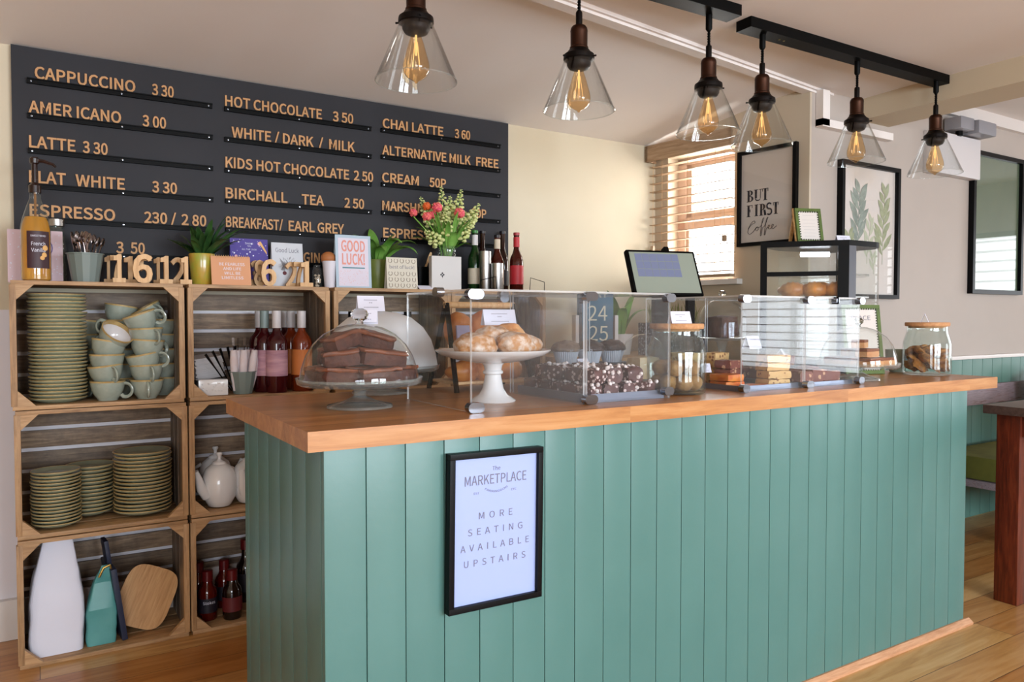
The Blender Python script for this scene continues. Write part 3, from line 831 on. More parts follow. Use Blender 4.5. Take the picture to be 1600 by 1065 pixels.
# ------------------------------------------------------------------ middle column crates
o = B()
for i in range(22):
    random.seed(i); dx = random.uniform(-.004, .004)
    o.box(-0.052 + dx, 0.052 + dx, -0.05, 0.05, i * 0.0036, i * 0.0036 + 0.0031)
tag(o.obj('napkin_stack', mat('white_napkin', '#d9d6d8', 0.8, var=0.05), None, (0.541, 3.02, 0.892), (radians(4), radians(-7), radians(12)), smooth=False), 'leaning stack of white paper napkins in the middle top crate', 'napkins')
o = B(); o.box(-0.045, 0.045, -0.035, 0.035, 0, 0.055, 0.006)
tag(o.obj('napkin_stand', mat('dark_holder', '#2c2622', 0.6), None, (0.545, 3.03, 0.8348)), 'dark low block carrying the napkin stack', 'stand')
bx = thing('sachet_holder', 'small white embossed box in front of the napkins', 'box', (0.541, 2.885, 0.8348), radians(-4))
B().box(-0.050, 0.050, -0.022, 0.022, 0, 0.058, 0.007).obj('body', m_china, bx)
o = B(); random.seed(5)
for k in range(16): o.blob((random.uniform(-.036, .036), -0.0225, random.uniform(.014, .046)), (0.005, 0.0022, 0.003), 0.2, 3, 1)
o.obj('embossed_pattern', m_china, bx)

def faceted_pot(name, label, x, y, z, rb, rt, h, m, seg=12, cat='pot'):
    p = thing(name, label, cat, (x, y, z))
    B().lathe([(0, 0), (rb, 0), (rt * .97, h * .96), (rt * 1.03, h * .965), (rt * 1.03, h), (rt * .95, h), (rb * .93, 0.006), (0, 0.006)], seg).obj('body', m, p, angle=10)
    return p
faceted_pot('cutlery_pot', 'grey green tapered pot holding napkin-wrapped cutlery in the middle top crate', 0.648, 2.895, 0.8348, 0.033, 0.048, 0.082, m_zinc)
m_linen = mat('wrapped_napkin', '#dcd6db', 0.8, col2='#d8c8c8', scale=20)
random.seed(11)
for i in range(6):
    px = 0.618 + i * 0.0125; py = 2.885 + (i % 2) * 0.026; tilt = radians((px - 0.648) * 190 + 4)
    r = thing('cutlery_roll', 'napkin roll of cutlery in the grey green pot, %s' % from_left(i), 'cutlery', (px, py, 0.847), 0, 'napkin wrapped cutlery in the pot', rot=(radians(random.uniform(-4, 6)), tilt, random.uniform(-.4, .4)))
    B().lathe([(0, 0), (0.007, 0), (0.0125, 0.05), (0.0145, 0.11), (0.011, 0.148), (0.004, 0.142), (0, 0.138)], 12).obj('napkin', m_linen, r)
    f = B()
    f.tube([(0, 0, 0.12), (0, 0, 0.165)], [0.0016, 0.004], 8, flat=.4)
    for q in (-1.5, -.5, .5, 1.5): f.tube([(q * .0022, 0, 0.163), (q * .0024, 0.001, 0.193)], 0.0007, 5)
    f.obj('fork', m_cutl, r)
for i in range(5):
    r = thing('serving_utensil', 'dark handled utensil leaning left from the grey green pot, %s' % from_left(i), 'cutlery', (0.612 + i * .007, 2.915 + i * .006, 0.845), 0, 'dark utensils in the pot', rot=(radians(5), radians(-34 + i * 7.5), 0))
    B().tube([(0, 0, 0), (0, 0, 0.10), (0, 0, 0.165)], [0.003, 0.004, 0.008], 8, flat=.35).obj('handle', m_dbronze, r)

# bottles
def lathe_bottle(name, label, cat, x, y, z, body, neck, cap, R, H, hs, rn, label_z=None, mlabel=None, rc=None, hcap=0.03, group=None, rotz=0.0, words=None, mword=None, wsize=0.008, shoulder=None):
    """R body radius, H full height, hs height where the shoulder starts, rn neck radius"""
    t = thing(name, label, cat, (x, y, z), rotz, group)
    sh = shoulder or 0.05
    B().lathe([(0, 0.004), (R * .6, 0.002), (R * .92, 0), (R, 0.006), (R, hs), (R * .97, hs + sh * .25), (R * .86, hs + sh * .5), (R * .62, hs + sh * .75), (rn * 1.2, hs + sh), (rn, hs + sh * 1.2), (rn, H - 0.003), (rn * 1.12, H - 0.002), (rn * 1.12, H), (0, H)], 28).obj('body', body, t, angle=50)
    rc = rc or rn * 1.18
    B().lathe([(rc, H - hcap), (rc, H + .001), (rc * .9, H + .0025), (0, H + .0025)], 20).obj('cap', cap, t, angle=40)
    pl_ = t
    if label_z:
        pl_ = B().lathe([(R + .0006, label_z[0]), (R + .0009, label_z[0]), (R + .0009, label_z[1]), (R + .0006, label_z[1])], 28).obj('paper_label', mlabel, t)
    if words:
        w = B()
        for s, zz, sz in words: curved_text(w, s, R + .0013, zz, sz)
        w.obj('label_lettering', mword or m_white, pl_, smooth=False)
    return t
def curved_text(b, s, R, z, cap, width=None, face=-pi / 2):
    """lettering wrapped round an upright cylinder, centred on the angle `face`"""
    t = B(); t.text(s, (0, 0, 0), cap, width, align='c', depth=0.0)
    for v in t.bm.verts:
        a = face + v.co.x / R; v.co = Vector((R * cos(a), R * sin(a), z + v.co.z))
    me = bpy.data.meshes.new('lettering'); t.bm.to_mesh(me); t.bm.free(); b.bm.from_mesh(me); bpy.data.meshes.remove(me)
m_rose = mat('dark_rose_wine', '#3a0c12', 0.08, col2='#4a1016', scale=4, trans=0.25)
m_orwine = mat('orange_rose_wine', '#8a2f14', 0.08, trans=0.45, col2='#9c4320', scale=3)
m_plabel = mat('pink_wine_label', '#c79aa4', 0.6, col2='#a3788b', scale=7, stretch=(1, 1, 6))
m_olabel = mat('orange_wine_label', '#c9773c', 0.6)
m_wcap = mat('pale_foil_cap', '#c8c3c4', 0.4, var=0.06)
m_gcap = mat('grey_green_foil_cap', '#7d8f8e', 0.4)
m_blkcap = mat('black_foil_cap', '#141216', 0.4); m_darklab = mat('dark_wine_label', '#2a2527', 0.6)
WG = 'rosé bottles in the middle top crate'
def wine(x, y, lab, body, cap, ml, rz=0.0, z=0.8348):
    return lathe_bottle('wine_bottle', lab, 'bottle', x, y, z, body, None, cap, 0.0385, 0.302, 0.180, 0.0135, (0.062, 0.158), ml, 0.0165, 0.062, WG, rz, None, m_inkg, shoulder=0.046)
wine(0.767, 2.875, 'dark rosé bottle with pink label and grey cap, in front of its row', m_rose, m_wcap, m_plabel, radians(-8))
wine(0.735, 2.925, 'dark rosé bottle with grey green cap beside the cutlery pot', m_rose, m_gcap, m_plabel, radians(10))
wine(0.749, 3.06, 'dark rosé bottle at the back, directly behind the cutlery pot', m_rose, m_wcap, m_plabel)
wine(0.851, 3.06, 'dark rosé bottle at the back, behind the pink labelled front bottle', m_rose, m_wcap, m_plabel)
wine(0.852, 2.985, 'orange rosé bottle standing right of the pink labelled bottle', m_orwine, m_wcap, m_olabel)
wine(0.868, 2.90, 'orange rosé bottle rightmost, next to the glass cake dome', m_orwine, m_wcap, m_olabel)

m_dkwine = mat('dark_green_wine_glass', '#0e120d', 0.08, trans=0.1)
for i, x in enumerate((1.035, 1.115, 1.195, 1.275, 1.355)):
    o = wine(x, 3.0 + .02 * (i % 2), 'dark wine bottle in the crate behind the cake domes, ' + from_left(i), m_dkwine, m_blkcap, m_darklab); o['group'] = 'dark wine bottles behind the cake domes'
# teapots
def make_teapot(label):
    t = thing('teapot', label, 'teapot', (0, 0, 0), 0, 'white teapots beside the counter end')
    B().lathe([(0, 0), (0.036, 0), (0.040, 0.003), (0.055, 0.03), (0.063, 0.065), (0.061, 0.10), (0.048, 0.135), (0.030, 0.150), (0.026, 0.152), (0, 0.152)], 36).obj('body', m_china, t)
    B().lathe([(0.027, 0.151), (0.022, 0.160), (0.010, 0.165), (0.006, 0.170), (0.0065, 0.180), (0.012, 0.188), (0.009, 0.194), (0, 0.195)], 24).obj('lid', m_china, t)
    B().tube([(-0.050, 0, 0.045), (-0.075, 0, 0.075), (-0.086, 0, 0.110), (-0.098, 0, 0.140)], [0.022, 0.018, 0.013, 0.010], 14).obj('spout', m_china, t)
    pts = [(0.05 + 0.045 * sin(pi * k / 10), 0, 0.045 + 0.085 * k / 10) for k in range(11)]
    B().tube(pts, 0.0065, 10).obj('handle', m_china, t)
    return t
zt = 0.4285
tp = make_teapot('white teapot at the front left of the crate, spout turned left'); tp.location = (0.566, 2.915, zt); tp.rotation_euler = (0, 0, radians(25))
dup(tp, (0.646 + 0.028, 2.925, zt), radians(62), 'white teapot at the front with spout pointing outwards, half hidden by counter')
dup(tp, (0.580, 3.056, zt), radians(170), 'white teapot at the back left, behind the spout-left one')
dup(tp, (0.735, 3.056, zt), radians(205), 'white teapot at the back right, behind the outward spout')

# sauces on the floor crate
m_ket = mat('tomato_sauce', '#4a0a06', 0.1, coat=0.5)
m_bbq = mat('dark_sauce', '#160806', 0.1, coat=0.5)
m_redcap = mat('dark_red_cap', '#5a0f12', 0.35)
m_lab = mat('black_sauce_label', '#1a1520', 0.5)
SG = 'sauce bottles in the floor crate'
zc = 0.0135
def sauce(x, y, lab, body, ml, words, R=0.034, H=0.175):
    return lathe_bottle('sauce_bottle', lab, 'bottle', x, y, zc, body, None, m_redcap, R, H, H * .52, 0.015, (H * .17, H * .47), ml, 0.019, 0.035, SG, 0.0, words, m_white, shoulder=0.045)
sauce(0.523, 2.93, 'red tomato sauce bottle with black label at the front left of the crate', m_ket, m_lab, [('Stokes', 0.062, 0.0105)])
sauce(0.602, 2.895, 'dark brown sauce bottle with red and white label at the front', m_bbq, mat('red_white_sauce_label', '#5b1a1c', 0.5), None)
sauce(0.513, 3.05, 'red sauce bottle in the back left corner of the floor crate', m_ket, m_lab, None)
sauce(0.602, 3.03, 'red sauce bottle at the back, between the two front sauce bottles', m_ket, m_lab, None)
sauce(0.686, 3.05, 'tall red capped sauce bottle at the back right of the floor crate', m_bbq, m_lab, None, 0.036, 0.235)

# ------------------------------------------------------------------ things standing on top of the crates
ZT = 1.2298
def leaf(b, base, heading, length, width, rise, droop, n=9, twist=0.0, tipw=0.0, thick=0.0015):
    """a strap or oval leaf: starts upwards with `rise` (radians from horizontal) and bends over by `droop`"""
    p = Vector(base); pts = []; a = rise
    for i in range(n + 1):
        t = i / n; pts.append(p.copy())
        a = rise - droop * t * t
        p = p + Vector((cos(heading) * cos(a), sin(heading) * cos(a), sin(a))) * (length / n)
    sidev = Vector((-sin(heading), cos(heading), 0)); prev = None
    for i, q in enumerate(pts):
        t = i / n; w = width * (sin(pi * min(1, 0.08 + t * .92)) ** 0.7) * 0.5 + tipw * (1 - t)
        s2 = (Matrix.Rotation(twist * t, 3, 'Z') @ sidev)
        tan = (pts[min(i + 1, n)] - pts[max(i - 1, 0)]).normalized(); nr = s2.cross(tan).normalized()
        cur = [b.bm.verts.new(q - s2 * w + nr * w * .25), b.bm.verts.new(q - nr * w * .12), b.bm.verts.new(q + s2 * w + nr * w * .25)]
        if prev:
            for k in range(2):
                f = b.bm.faces.new((prev[k], prev[k + 1], cur[k + 1], cur[k])); f.material_index = b.mi
        prev = cur

def card(name, label, xa, xb, y, h, m, lean=8, fold=True, rz=0.0, cat='card'):
    """a folded greeting card standing up: front panel and rear panel"""
    w = (xb - xa) / 2; c = thing(name, label, cat, ((xa + xb) / 2, y, ZT), rz)
    M = RX(radians(-lean))
    fp_ = B().box(-w, w, -0.0012, 0, 0, h, m=M).obj('front_panel', m, c, smooth=False)
    if fold:
        top = M @ Vector((0, 0, h)); q = B()
        q.box(-w, w, 0, 0.0012, -h * 0.985, 0, m=T(top.x, top.y, top.z) @ RX(radians(9))).obj('rear_panel', m, c, smooth=False)
    return fp_, M
def on_card(b, M, s, x, z, cap, width=None, al='c', d=0.0004):
    t = B(); t.text(s, (x, -0.0014, z), cap, width, align=al, depth=d)
    t.xf(M); me = bpy.data.meshes.new('lettering'); t.bm.to_mesh(me); t.bm.free(); b.bm.from_mesh(me); bpy.data.meshes.remove(me)
def disc(b, x, y, z, r, M=None, seg=12, sz=1.0):
    vs = [b.bm.verts.new(((M @ Vector((x + r * cos(2*pi*i/seg), y, z + sz * r * sin(2*pi*i/seg)))) if M else Vector((x + r * cos(2*pi*i/seg), y, z + sz * r * sin(2*pi*i/seg))))) for i in range(seg)]
    f = b.bm.faces.new(vs); f.material_index = b.mi

# spotted card behind the syrup, pink cast of the light put into its colour
c, M = card('greeting_card', 'pale spotted good luck card tinted with pink light behind the amber syrup bottle', -0.070, 0.088, 3.02, 0.178, mat('card_with_pink_light', '#d6bfc8', 0.7), 6)
b = B(); random.seed(2)
for i in range(60): disc(b, random.uniform(-.075, .075), -0.0014, random.uniform(.006, .172), 0.0019, M, 8)
b.obj('white_spots', m_white, c, smooth=False)
b = B(); on_card(b, M, 'GOOD', 0.004, 0.098, 0.042, 0.092); b.obj('good_lettering', mat('indigo_print', '#5a4a86', 0.6), c, smooth=False)
b = B(); on_card(b, M, 'LUCK', 0.004, 0.044, 0.046, 0.084); b.obj('luck_lettering', mat('red_print', '#c8545c', 0.6), c, smooth=False)

# pump bottle of syrup
sy = thing('syrup_bottle', 'tall amber vanilla syrup bottle with dark pump at the left end of the crates', 'bottle', (0.010, 2.90, ZT), radians(3))
m_syr = mat('amber_syrup', '#eb9a1e', 0.06, trans=0.5, col2='#f2ab35', scale=3, ior=1.4)
B().lathe([(0, 0.002), (0.036, 0.002), (0.0405, 0.006), (0.0405, 0.165), (0.036, 0.190), (0.030, 0.205), (0.0, 0.205)], 36).obj('syrup', m_syr, sy)
B().lathe([(0.0, 0), (0.0415, 0.0), (0.0425, 0.006), (0.0425, 0.170), (0.037, 0.200), (0.026, 0.235), (0.0165, 0.262), (0.0145, 0.285), (0.0155, 0.288), (0.0155, 0.298)], 36).obj('glass_body', m_glass, sy)
b = B(); n = 24
for i in range(n):
    a0, a1 = radians(-128 + 92 * i / n), radians(-128 + 92 * (i + 1) / n); R = 0.0432
    b.quad((R * cos(a0), R * sin(a0), 0.04), (R * cos(a1), R * sin(a1), 0.04), (R * cos(a1), R * sin(a1), 0.158), (R * cos(a0), R * sin(a0), 0.158))
sl_ = b.obj('paper_label', mat('dark_brown_label', '#351820', 0.5), sy)
b = B()
for s_, z_, c_, w_ in (('SWEETBIRD', 0.140, 0.0055, 0.044), ('French', 0.112, 0.0115, 0.040), ('Vanilla', 0.092, 0.0115, 0.040)):
    curved_text(b, s_, 0.0435, z_, c_, w_, radians(-84))
b.obj('label_lettering', m_white, sl_, smooth=False)
b = B()
for a, z, r in ((-62, .083, .008), (-70, .073, .007), (-58, .105, .009)):
    b.blob((0.0432 * cos(radians(a)), 0.0432 * sin(radians(a)), z), (r, 0.0015, r), 0.1, 3, 2, m=RZ(radians(a + 90)))
b.obj('label_flower', mat('cream_orange_flower', '#d9a866', 0.6), sl_)
m_pump = mat('dark_brown_pump', '#24110c', 0.25)
B().lathe([(0.0175, 0.283), (0.0175, 0.306), (0.012, 0.312), (0.0085, 0.316), (0.0085, 0.375), (0.013, 0.378), (0.014, 0.392), (0.010, 0.397), (0, 0.397)], 20).tube([(0, 0, 0.388), (0.025, -0.004, 0.386), (0.05, -0.008, 0.378), (0.058, -0.009, 0.370)], [0.007, 0.006, 0.005, 0.004], 10).obj('pump', m_pump, sy)
B().tube([(0, 0, 0.31), (0, 0, 0.02)], 0.0035, 8).obj('dip_tube', mat('amber_tube', '#8a5a2a', 0.3), sy)

jr = thing('glass_jar', 'small empty clear glass jar half hidden behind the syrup bottle', 'jar', (0.072, 3.085, ZT))
B().lathe([(0, 0), (0.028, 0), (0.030, 0.004), (0.030, 0.16), (0.024, 0.185), (0.021, 0.19), (0.021, 0.225), (0.019, 0.225), (0.019, 0.19), (0.028, 0.158), (0.028, 0.006), (0, 0.006)], 24).obj('body', m_glass, jr)
B().lathe([(0.023, 0.198), (0.0245, 0.200), (0.0245, 0.222), (0.023, 0.224)], 24).obj('rim', m_steel, jr)

# spoon pot
faceted_pot('spoon_pot', 'grey ribbed pot crammed with spoons on the crates beside the syrup', 0.150, 2.935, ZT, 0.040, 0.056, 0.098, m_zinc, 14)
random.seed(21)
SP = None
for i in range(16):
    a = random.uniform(0, 2 * pi); rr = random.uniform(.012, .042)
    px, py = 0.150 + rr * cos(a), 2.935 + rr * sin(a) * .8
    if SP is None:
        SP = s0 = thing('teaspoon', 's', 'spoon', (0, 0, 0), 0, 'spoons in the grey pot')
        B().tube([(0, 0, -0.05), (0, 0, 0.02), (0, 0.002, 0.045)], [0.002, 0.0025, 0.003], 6).obj('handle', m_cutl, s0)
        B().blob((0, 0.003, 0.062), (0.0115, 0.0035, 0.019), 0, 1, 2).obj('bowl', m_cutl, s0)
    else: s0 = dup(SP, (0, 0, 0))
    s0.location = (px, py, ZT + 0.085 + random.uniform(-.006, .008)); s0.rotation_euler = (radians(-(py - 2.935) * 500), radians((px - 0.150) * 900), random.uniform(0, 3))
    s0['label'] = 'steel spoon standing in the grey pot beside the syrup bottle'

# wooden table numbers
NG = 'wooden table numbers on the crates'
WEIGHT[0] = 0.011
def number(ch, xa, xb, y, lab, h=0.094, d=0.02, rz=0.0):
    b = B(); b.text(ch, (-(xb - xa) / 2, d / 2, 0), h, xb - xa, depth=d)
    mn = min(v.co.z for v in b.bm.verts)
    for v in b.bm.verts: v.co.z -= mn
    o = b.obj('table_number', m_lw, None, ((xa + xb) / 2, y, ZT), (0, 0, rz), smooth=False)
    return tag(o, lab, 'number', NG)
for ch, x0, x1, y, lab in (
    ('1', 0.209, 0.236, 3.00, 'wooden number 1 at the far left back of the numbers, beside the spoon pot'),
    ('7', 0.226, 0.262, 2.97, 'wooden number 7 just behind the front number 1'),
    ('1', 0.228, 0.267, 2.90, 'wooden number 1 in front, left of the large 6'),
    ('1', 0.267, 0.311, 2.985, 'wooden number 1 between and behind the front 1 and 6'),
    ('5', 0.308, 0.357, 2.955, 'wooden number 5 standing behind the front left 6'),
    ('6', 0.288, 0.350, 2.895, 'wooden number 6 in the left group of numbers'),
    ('1', 0.363, 0.394, 2.985, 'wooden number 1 directly right of the left 6, at the back'),
    ('1', 0.373, 0.415, 2.905, 'wooden number 1 in front, right of the left 6'),
    ('2', 0.417, 0.468, 2.965, 'wooden number 2 behind the two right front ones'),
    ('1', 0.438, 0.476, 2.895, 'wooden number 1 in front, next to the yellow green plant pot'),
    ('3', 0.697, 0.740, 2.985, 'wooden number 3 behind the salmon calendar edge'),
    ('8', 0.704, 0.747, 2.955, 'wooden number 8 behind the right 6'),
    ('6', 0.717, 0.773, 2.90, 'wooden number 6 in front of the white hedgehog card'),
    ('2', 0.826, 0.873, 2.97, 'wooden number 2 at the right foot of the hedgehog card'),
    ('7', 0.851, 0.891, 2.945, 'wooden number 7 between the 2 and the last 1'),
    ('1', 0.862, 0.912, 2.90, 'wooden number 1 rightmost of all, beside the shell jar')):
    number(ch, x0, x1, y, lab)
WEIGHT[0] = 0.0

# dark green plant in a glazed pot
def glazed_pot(name, label, x, y, rb, rt, h, m):
    p = thing(name, label, 'plant', (x, y, ZT))
    B().lathe([(0, 0), (rb, 0), (rb + .002, .004), (rt, h - .004), (rt - .001, h), (rt - .006, h), (rt - .008, h - .018), (0, h - .018)], 32).obj('pot', m, p)
    B().lathe([(0, h - .014), (rt - .009, h - .017)], 24).obj('soil', mat('potting_soil', '#2a1d14', 0.9), p)
    return p
p = glazed_pot('potted_plant', 'dark strappy green plant in a mottled yellow green pot', 0.520, 2.945, 0.034, 0.045, 0.114, mat('mottled_yellow_glaze', '#8f9a3a', 0.25, col2='#b58a2f', scale=14, coat=0.4))
b = B(); random.seed(8)
for i in range(30):
    hd = 2 * pi * i / 30 + random.uniform(-.15, .15); r0 = random.uniform(0, .02)
    leaf(b, (r0 * cos(hd), r0 * sin(hd), 0.10), hd, random.uniform(.11, .165) * (1 + .22 * cos(hd)), random.uniform(.020, .032), radians(random.uniform(38, 82)), radians(random.uniform(30, 80)))
b.obj('foliage', m_leafd, p, angle=80)

# salmon desk calendar
cl = thing('desk_calendar', 'salmon spiral desk calendar about being fearless', 'calendar', (0.609, 2.878, ZT), radians(-2))
M = RX(radians(-14)); mcal = mat('salmon_card', '#cf9670', 0.7); w = 0.068
cf_ = B().box(-w, w, -0.004, 0, 0, 0.108, m=M).obj('front_pages', mcal, cl, smooth=False)
B().box(-w, w, 0, 0.0015, -0.1075, 0, m=T(0, 0.0265, 0.105) @ RX(radians(13))).obj('rear_flap', mat('grey_flap', '#5a5a62', 0.7), cl, smooth=False)
b = B(); q = M @ Vector((0, -0.002, 0.108))
for i in range(17):
    x = -0.062 + i * 0.00775
    b.tube([(x, q.y + 0.005 * cos(a), q.z - 0.001 + 0.006 * sin(a)) for a in [2 * pi * k / 10 for k in range(11)]], 0.0008, 5)
b.obj('spiral_binding', m_lw, cl)
b = B()
for s, z, wd in (('BE FEARLESS', 0.073, .088), ('AND LIFE', 0.056, .062), ('WILL BE', 0.039, .056), ('LIMITLESS', 0.022, .074)):
    t = B(); t.text(s, (0.004, -0.0042, z), 0.0105, wd, align='c', depth=0.0005); t.xf(M); me = bpy.data.meshes.new('l'); t.bm.to_mesh(me); t.bm.free(); b.bm.from_mesh(me); bpy.data.meshes.remove(me)
b.obj('lettering', m_white, cf_, smooth=False)

# purple space card
c, M = card('greeting_card', 'purple card with stars and rocket between the dark plant and hedgehog card', 0.640, 0.782, 3.03, 0.190, mat('purple_card', '#4d3f8f', 0.6), 7)
b = B(); random.seed(4)
for i in range(46): disc(b, random.uniform(-.068, .068), -0.0014, random.uniform(.05, .186), random.choice((.0012, .0018, .003)), M, 8)
for s, z, wd in (('SENDING', 0.168, .030), ('YOU', 0.158, .014), ('ALL THE LUCK', 0.145, .056), ('IN THE UNIVERSE', 0.085, .06)): on_card(b, M, s, 0.0, z, 0.0062, wd)
b.obj('stars_and_lettering', m_white, c, smooth=False)
b = B()
b.prism([(0.036, 0.176), (0.044, 0.182), (0.066, 0.140), (0.066, 0.130)], -0.0018, -0.0012, 'xz', m=M); b.obj('rocket', mat('orange_rocket_print', '#e0b070', 0.6), c, smooth=False)
b = B(); disc(b, 0.040, -0.0016, 0.172, .008, M); disc(b, -0.05, -0.0016, 0.12, .006, M); b.obj('planets', mat('pink_planet_print', '#d8a8b8', 0.6), c, smooth=False)

# white hedgehog card
c, M = card('greeting_card', 'white good luck card with a grey hedgehog drawing', 0.788, 0.910, 3.0, 0.178, mat('white_greeting_card', '#c9ccd2', 0.7), 7)
b = B(); on_card(b, M, 'Good Luck', 0, 0.140, 0.017, 0.092)
b.obj('lettering', m_inkg, c, smooth=False)
b = B(); random.seed(6)
for i in range(90):
    a = random.uniform(-.25, pi + .2); r = random.uniform(.008, .034); x, z = 0.004 + r * cos(a), 0.088 + r * sin(a) * .9
    b.tube([M @ Vector((x, -0.0016, z)), M @ Vector((x + .008 * cos(a), -0.0016, z + .008 * sin(a)))], 0.0005, 4)
b.prism([(-.032, .118), (-.020, .085), (-.028, .070), (-.012, .066), (-.006, .09)], -0.0017, -0.0012, 'xz', m=M)
b.obj('hedgehog_drawing', mat('pencil_grey', '#8a8a90', 0.7), c, smooth=False)
b = B(); disc(b, -0.014, -0.002, 0.058, .008, M); b.obj('nose_spot', mat('dark_red_spot', '#5a1f26', 0.6), c, smooth=False)

# shell jar, ridged cup with a round cork, blue framed card
jr = thing('shell_jar', 'tiny glass jar of pale shells beside the last wooden number', 'jar', (0.948, 2.955, ZT))
B().lathe([(0, 0), (0.017, 0), (0.018, 0.003), (0.018, 0.07), (0.013, 0.08), (0.013, 0.09)], 20).obj('glass', m_glass, jr)
b = B(); random.seed(9)
for i in range(22): b.blob((random.uniform(-.009, .009), random.uniform(-.009, .009), random.uniform(.004, .055)), (.0055, .0045, .005), 0.3, 3, 1, seed=i)
o = b.obj('shells', mat('pale_shells', '#c3ad98', 0.6, var=0.25), jr); o['kind'] = 'stuff'
cp = thing('ridged_cup', 'white ridged cup topped with a round orange brown ball', 'cup', (0.990, 2.925, ZT))
pr = [(0, 0), (0.021, 0)]
for i in range(40): pr.append((0.0215 + 0.008 * i / 40 + (0.0005 if i % 2 else -0.0003), 0.002 + 0.103 * i / 40))
pr += [(0.0295, 0.105), (0.027, 0.105), (0.025, 0.09), (0, 0.09)]
B().lathe(pr, 28).obj('body', mat('lilac_white_ceramic', '#cdc8d0', 0.45), cp, angle=80)
B().blob((-0.004, 0.006, 0.117), (0.030, 0.028, 0.026), 0.02, 3, 3).obj('ball', mat('terracotta_ball', '#a5673a', 0.6), cp)
c, M = card('greeting_card', 'tall blue bordered card with coral good luck lettering', 1.004, 1.150, 2.892, 0.210, mat('pale_blue_card', '#a9bcca', 0.6), 4)
b = B(); b.box(-0.062, 0.062, -0.0016, -0.0011, 0.008, 0.198, m=M); b.obj('white_centre', mat('pinkish_white_print', '#d4ccd8', 0.7), c, smooth=False)
WEIGHT[0] = 0.009
b = B(); on_card(b, M, 'GOOD', 0, 0.146, 0.043, 0.098, d=.001); on_card(b, M, 'LUCK!', 0, 0.094, 0.043, 0.094, d=.001); b.obj('lettering', mat('coral_print', '#d98f80', 0.6), c, smooth=False)
WEIGHT[0] = 0.0
b = B(); b.box(-0.046, 0.046, -0.0022, -0.0016, 0.078, 0.083, m=M); b.obj('teal_underline', mat('teal_print', '#58858f', 0.6), c, smooth=False)
b = B(); random.seed(5)
for i in range(70): disc(b, random.uniform(-.058, .058), -0.0019, random.uniform(.012, .07), .0012, M, 6)
b.obj('confetti_dots', mat('coral_dots', '#d8a9a4', 0.6), c, smooth=False)

# broad-leaved plant in an olive pot, horseshoe card
p = glazed_pot('potted_plant', 'broad leaved green plant in a plain olive pot behind the good luck cards', 1.225, 3.02, 0.042, 0.056, 0.125, mat('olive_pot_glaze', '#66702f', 0.4, col2='#727c3a', scale=8))
b = B(); random.seed(31)
for hd, ln, wd, ri, dr in ((-1.2, .20, .050, 70, 140), (-0.2, .22, .045, 62, 120), (0.4, .20, .05, 55, 100), (2.6, .17, .05, 80, 90), (-2.4, .19, .046, 75, 150), (-0.75, .21, .050, 50, 130), (1.5, .19, .05, 80, 60), (-1.7, .17, .04, 62, 150), (0.0, .16, .04, 82, 70), (3.3, .16, .045, 65, 80)):
    leaf(b, (0.012 * cos(hd), 0.012 * sin(hd), 0.105), hd, ln, wd, radians(ri), radians(dr), 12)
b.obj('foliage', m_leaf, p, angle=80)
c, M = card('greeting_card', 'square best of luck card printed with rows of horseshoes', 1.216, 1.352, 2.89, 0.130, mat('cream_greeting_card', '#cdc6b6', 0.7), 5)
b = B(); on_card(b, M, 'best of luck!', 0, 0.084, 0.014, 0.110); b.obj('lettering', m_inkg, c, smooth=False)
b = B()
for r_, z in enumerate((0.116, 0.064, 0.040, 0.016)):
    for k in range(5):
        x = -0.052 + k * 0.026
        b.tube([M @ Vector((x + .0075 * cos(a), -0.0016, z + .0085 * sin(a))) for a in [radians(q) for q in range(130, 411, 28)]], 0.0019, 5, flat=.4)
b.obj('horseshoes', mat('taupe_print', '#85786a', 0.6), c, smooth=False)

# dark jug with wooden spoon, white gift box card, tag, vase with flowers
dj = thing('dark_tin', 'black tin holding a wooden spatula between horseshoe card and white card', 'tin', (1.440, 3.06, ZT))
B().lathe([(0, 0), (0.045, 0), (0.046, 0.004), (0.046, 0.105), (0.043, 0.105), (0.043, 0.01), (0, 0.01)], 28).obj('body', m_blackg, dj)
sp = thing('wooden_spatula', 'wooden spatula leaning right in the black tin', 'utensil', (1.430, 3.06, ZT + 0.02), 0, rot=(0, radians(24), 0))
B().tube([(0, 0, 0), (0, 0, 0.11)], 0.005, 8).obj('handle', m_lw, sp)
B().tube([(0, 0, 0.108), (0, 0, 0.13), (0, 0, 0.16), (0, 0, 0.166)], [0.006, 0.014, 0.014, 0.008], 10, flat=.3).obj('blade', m_lw, sp)
gb = thing('gift_card_box', 'plain white upright card box with a small grey emblem in front of the vase', 'box', (1.478, 2.888, ZT), radians(-3))
B().box(-0.068, 0.068, -0.016, 0.016, 0, 0.142, 0.002).obj('box', mat('off_white_box', '#c9c6c4', 0.6), gb)
b = B()
for k in range(4): b.blob((-0.020 + .006 * cos(k * pi / 2), -0.0163, 0.064 + .006 * sin(k * pi / 2)), (.0042, .0008, .0042), 0, 1, 1)
b.box(-0.0206, -0.0194, -0.0168, -0.016, 0.05, 0.064); b.obj('emblem', m_ink, gb, smooth=False)
o = B(); o.box(-0.038, 0.038, -0.0008, 0, 0, 0.034, m=RX(radians(-60)))
tag(o.obj('price_tag', m_white, None, (1.388, 2.866, ZT), smooth=False), 'small blank white tag lying before the white gift box', 'tag')
vx, vy = 1.538, 2.985
va = thing('glass_vase', 'clear glass jar vase holding the bouquet above the crates', 'vase', (vx, vy, ZT))
B().lathe([(0, 0.0), (0.046, 0.0), (0.050, 0.006), (0.051, 0.12), (0.046, 0.14), (0.041, 0.148), (0.041, 0.190), (0.043, 0.194), (0.040, 0.194), (0.0385, 0.190), (0.0385, 0.148), (0.048, 0.12), (0.047, 0.008), (0, 0.007)], 32).obj('body', m_glass, va)
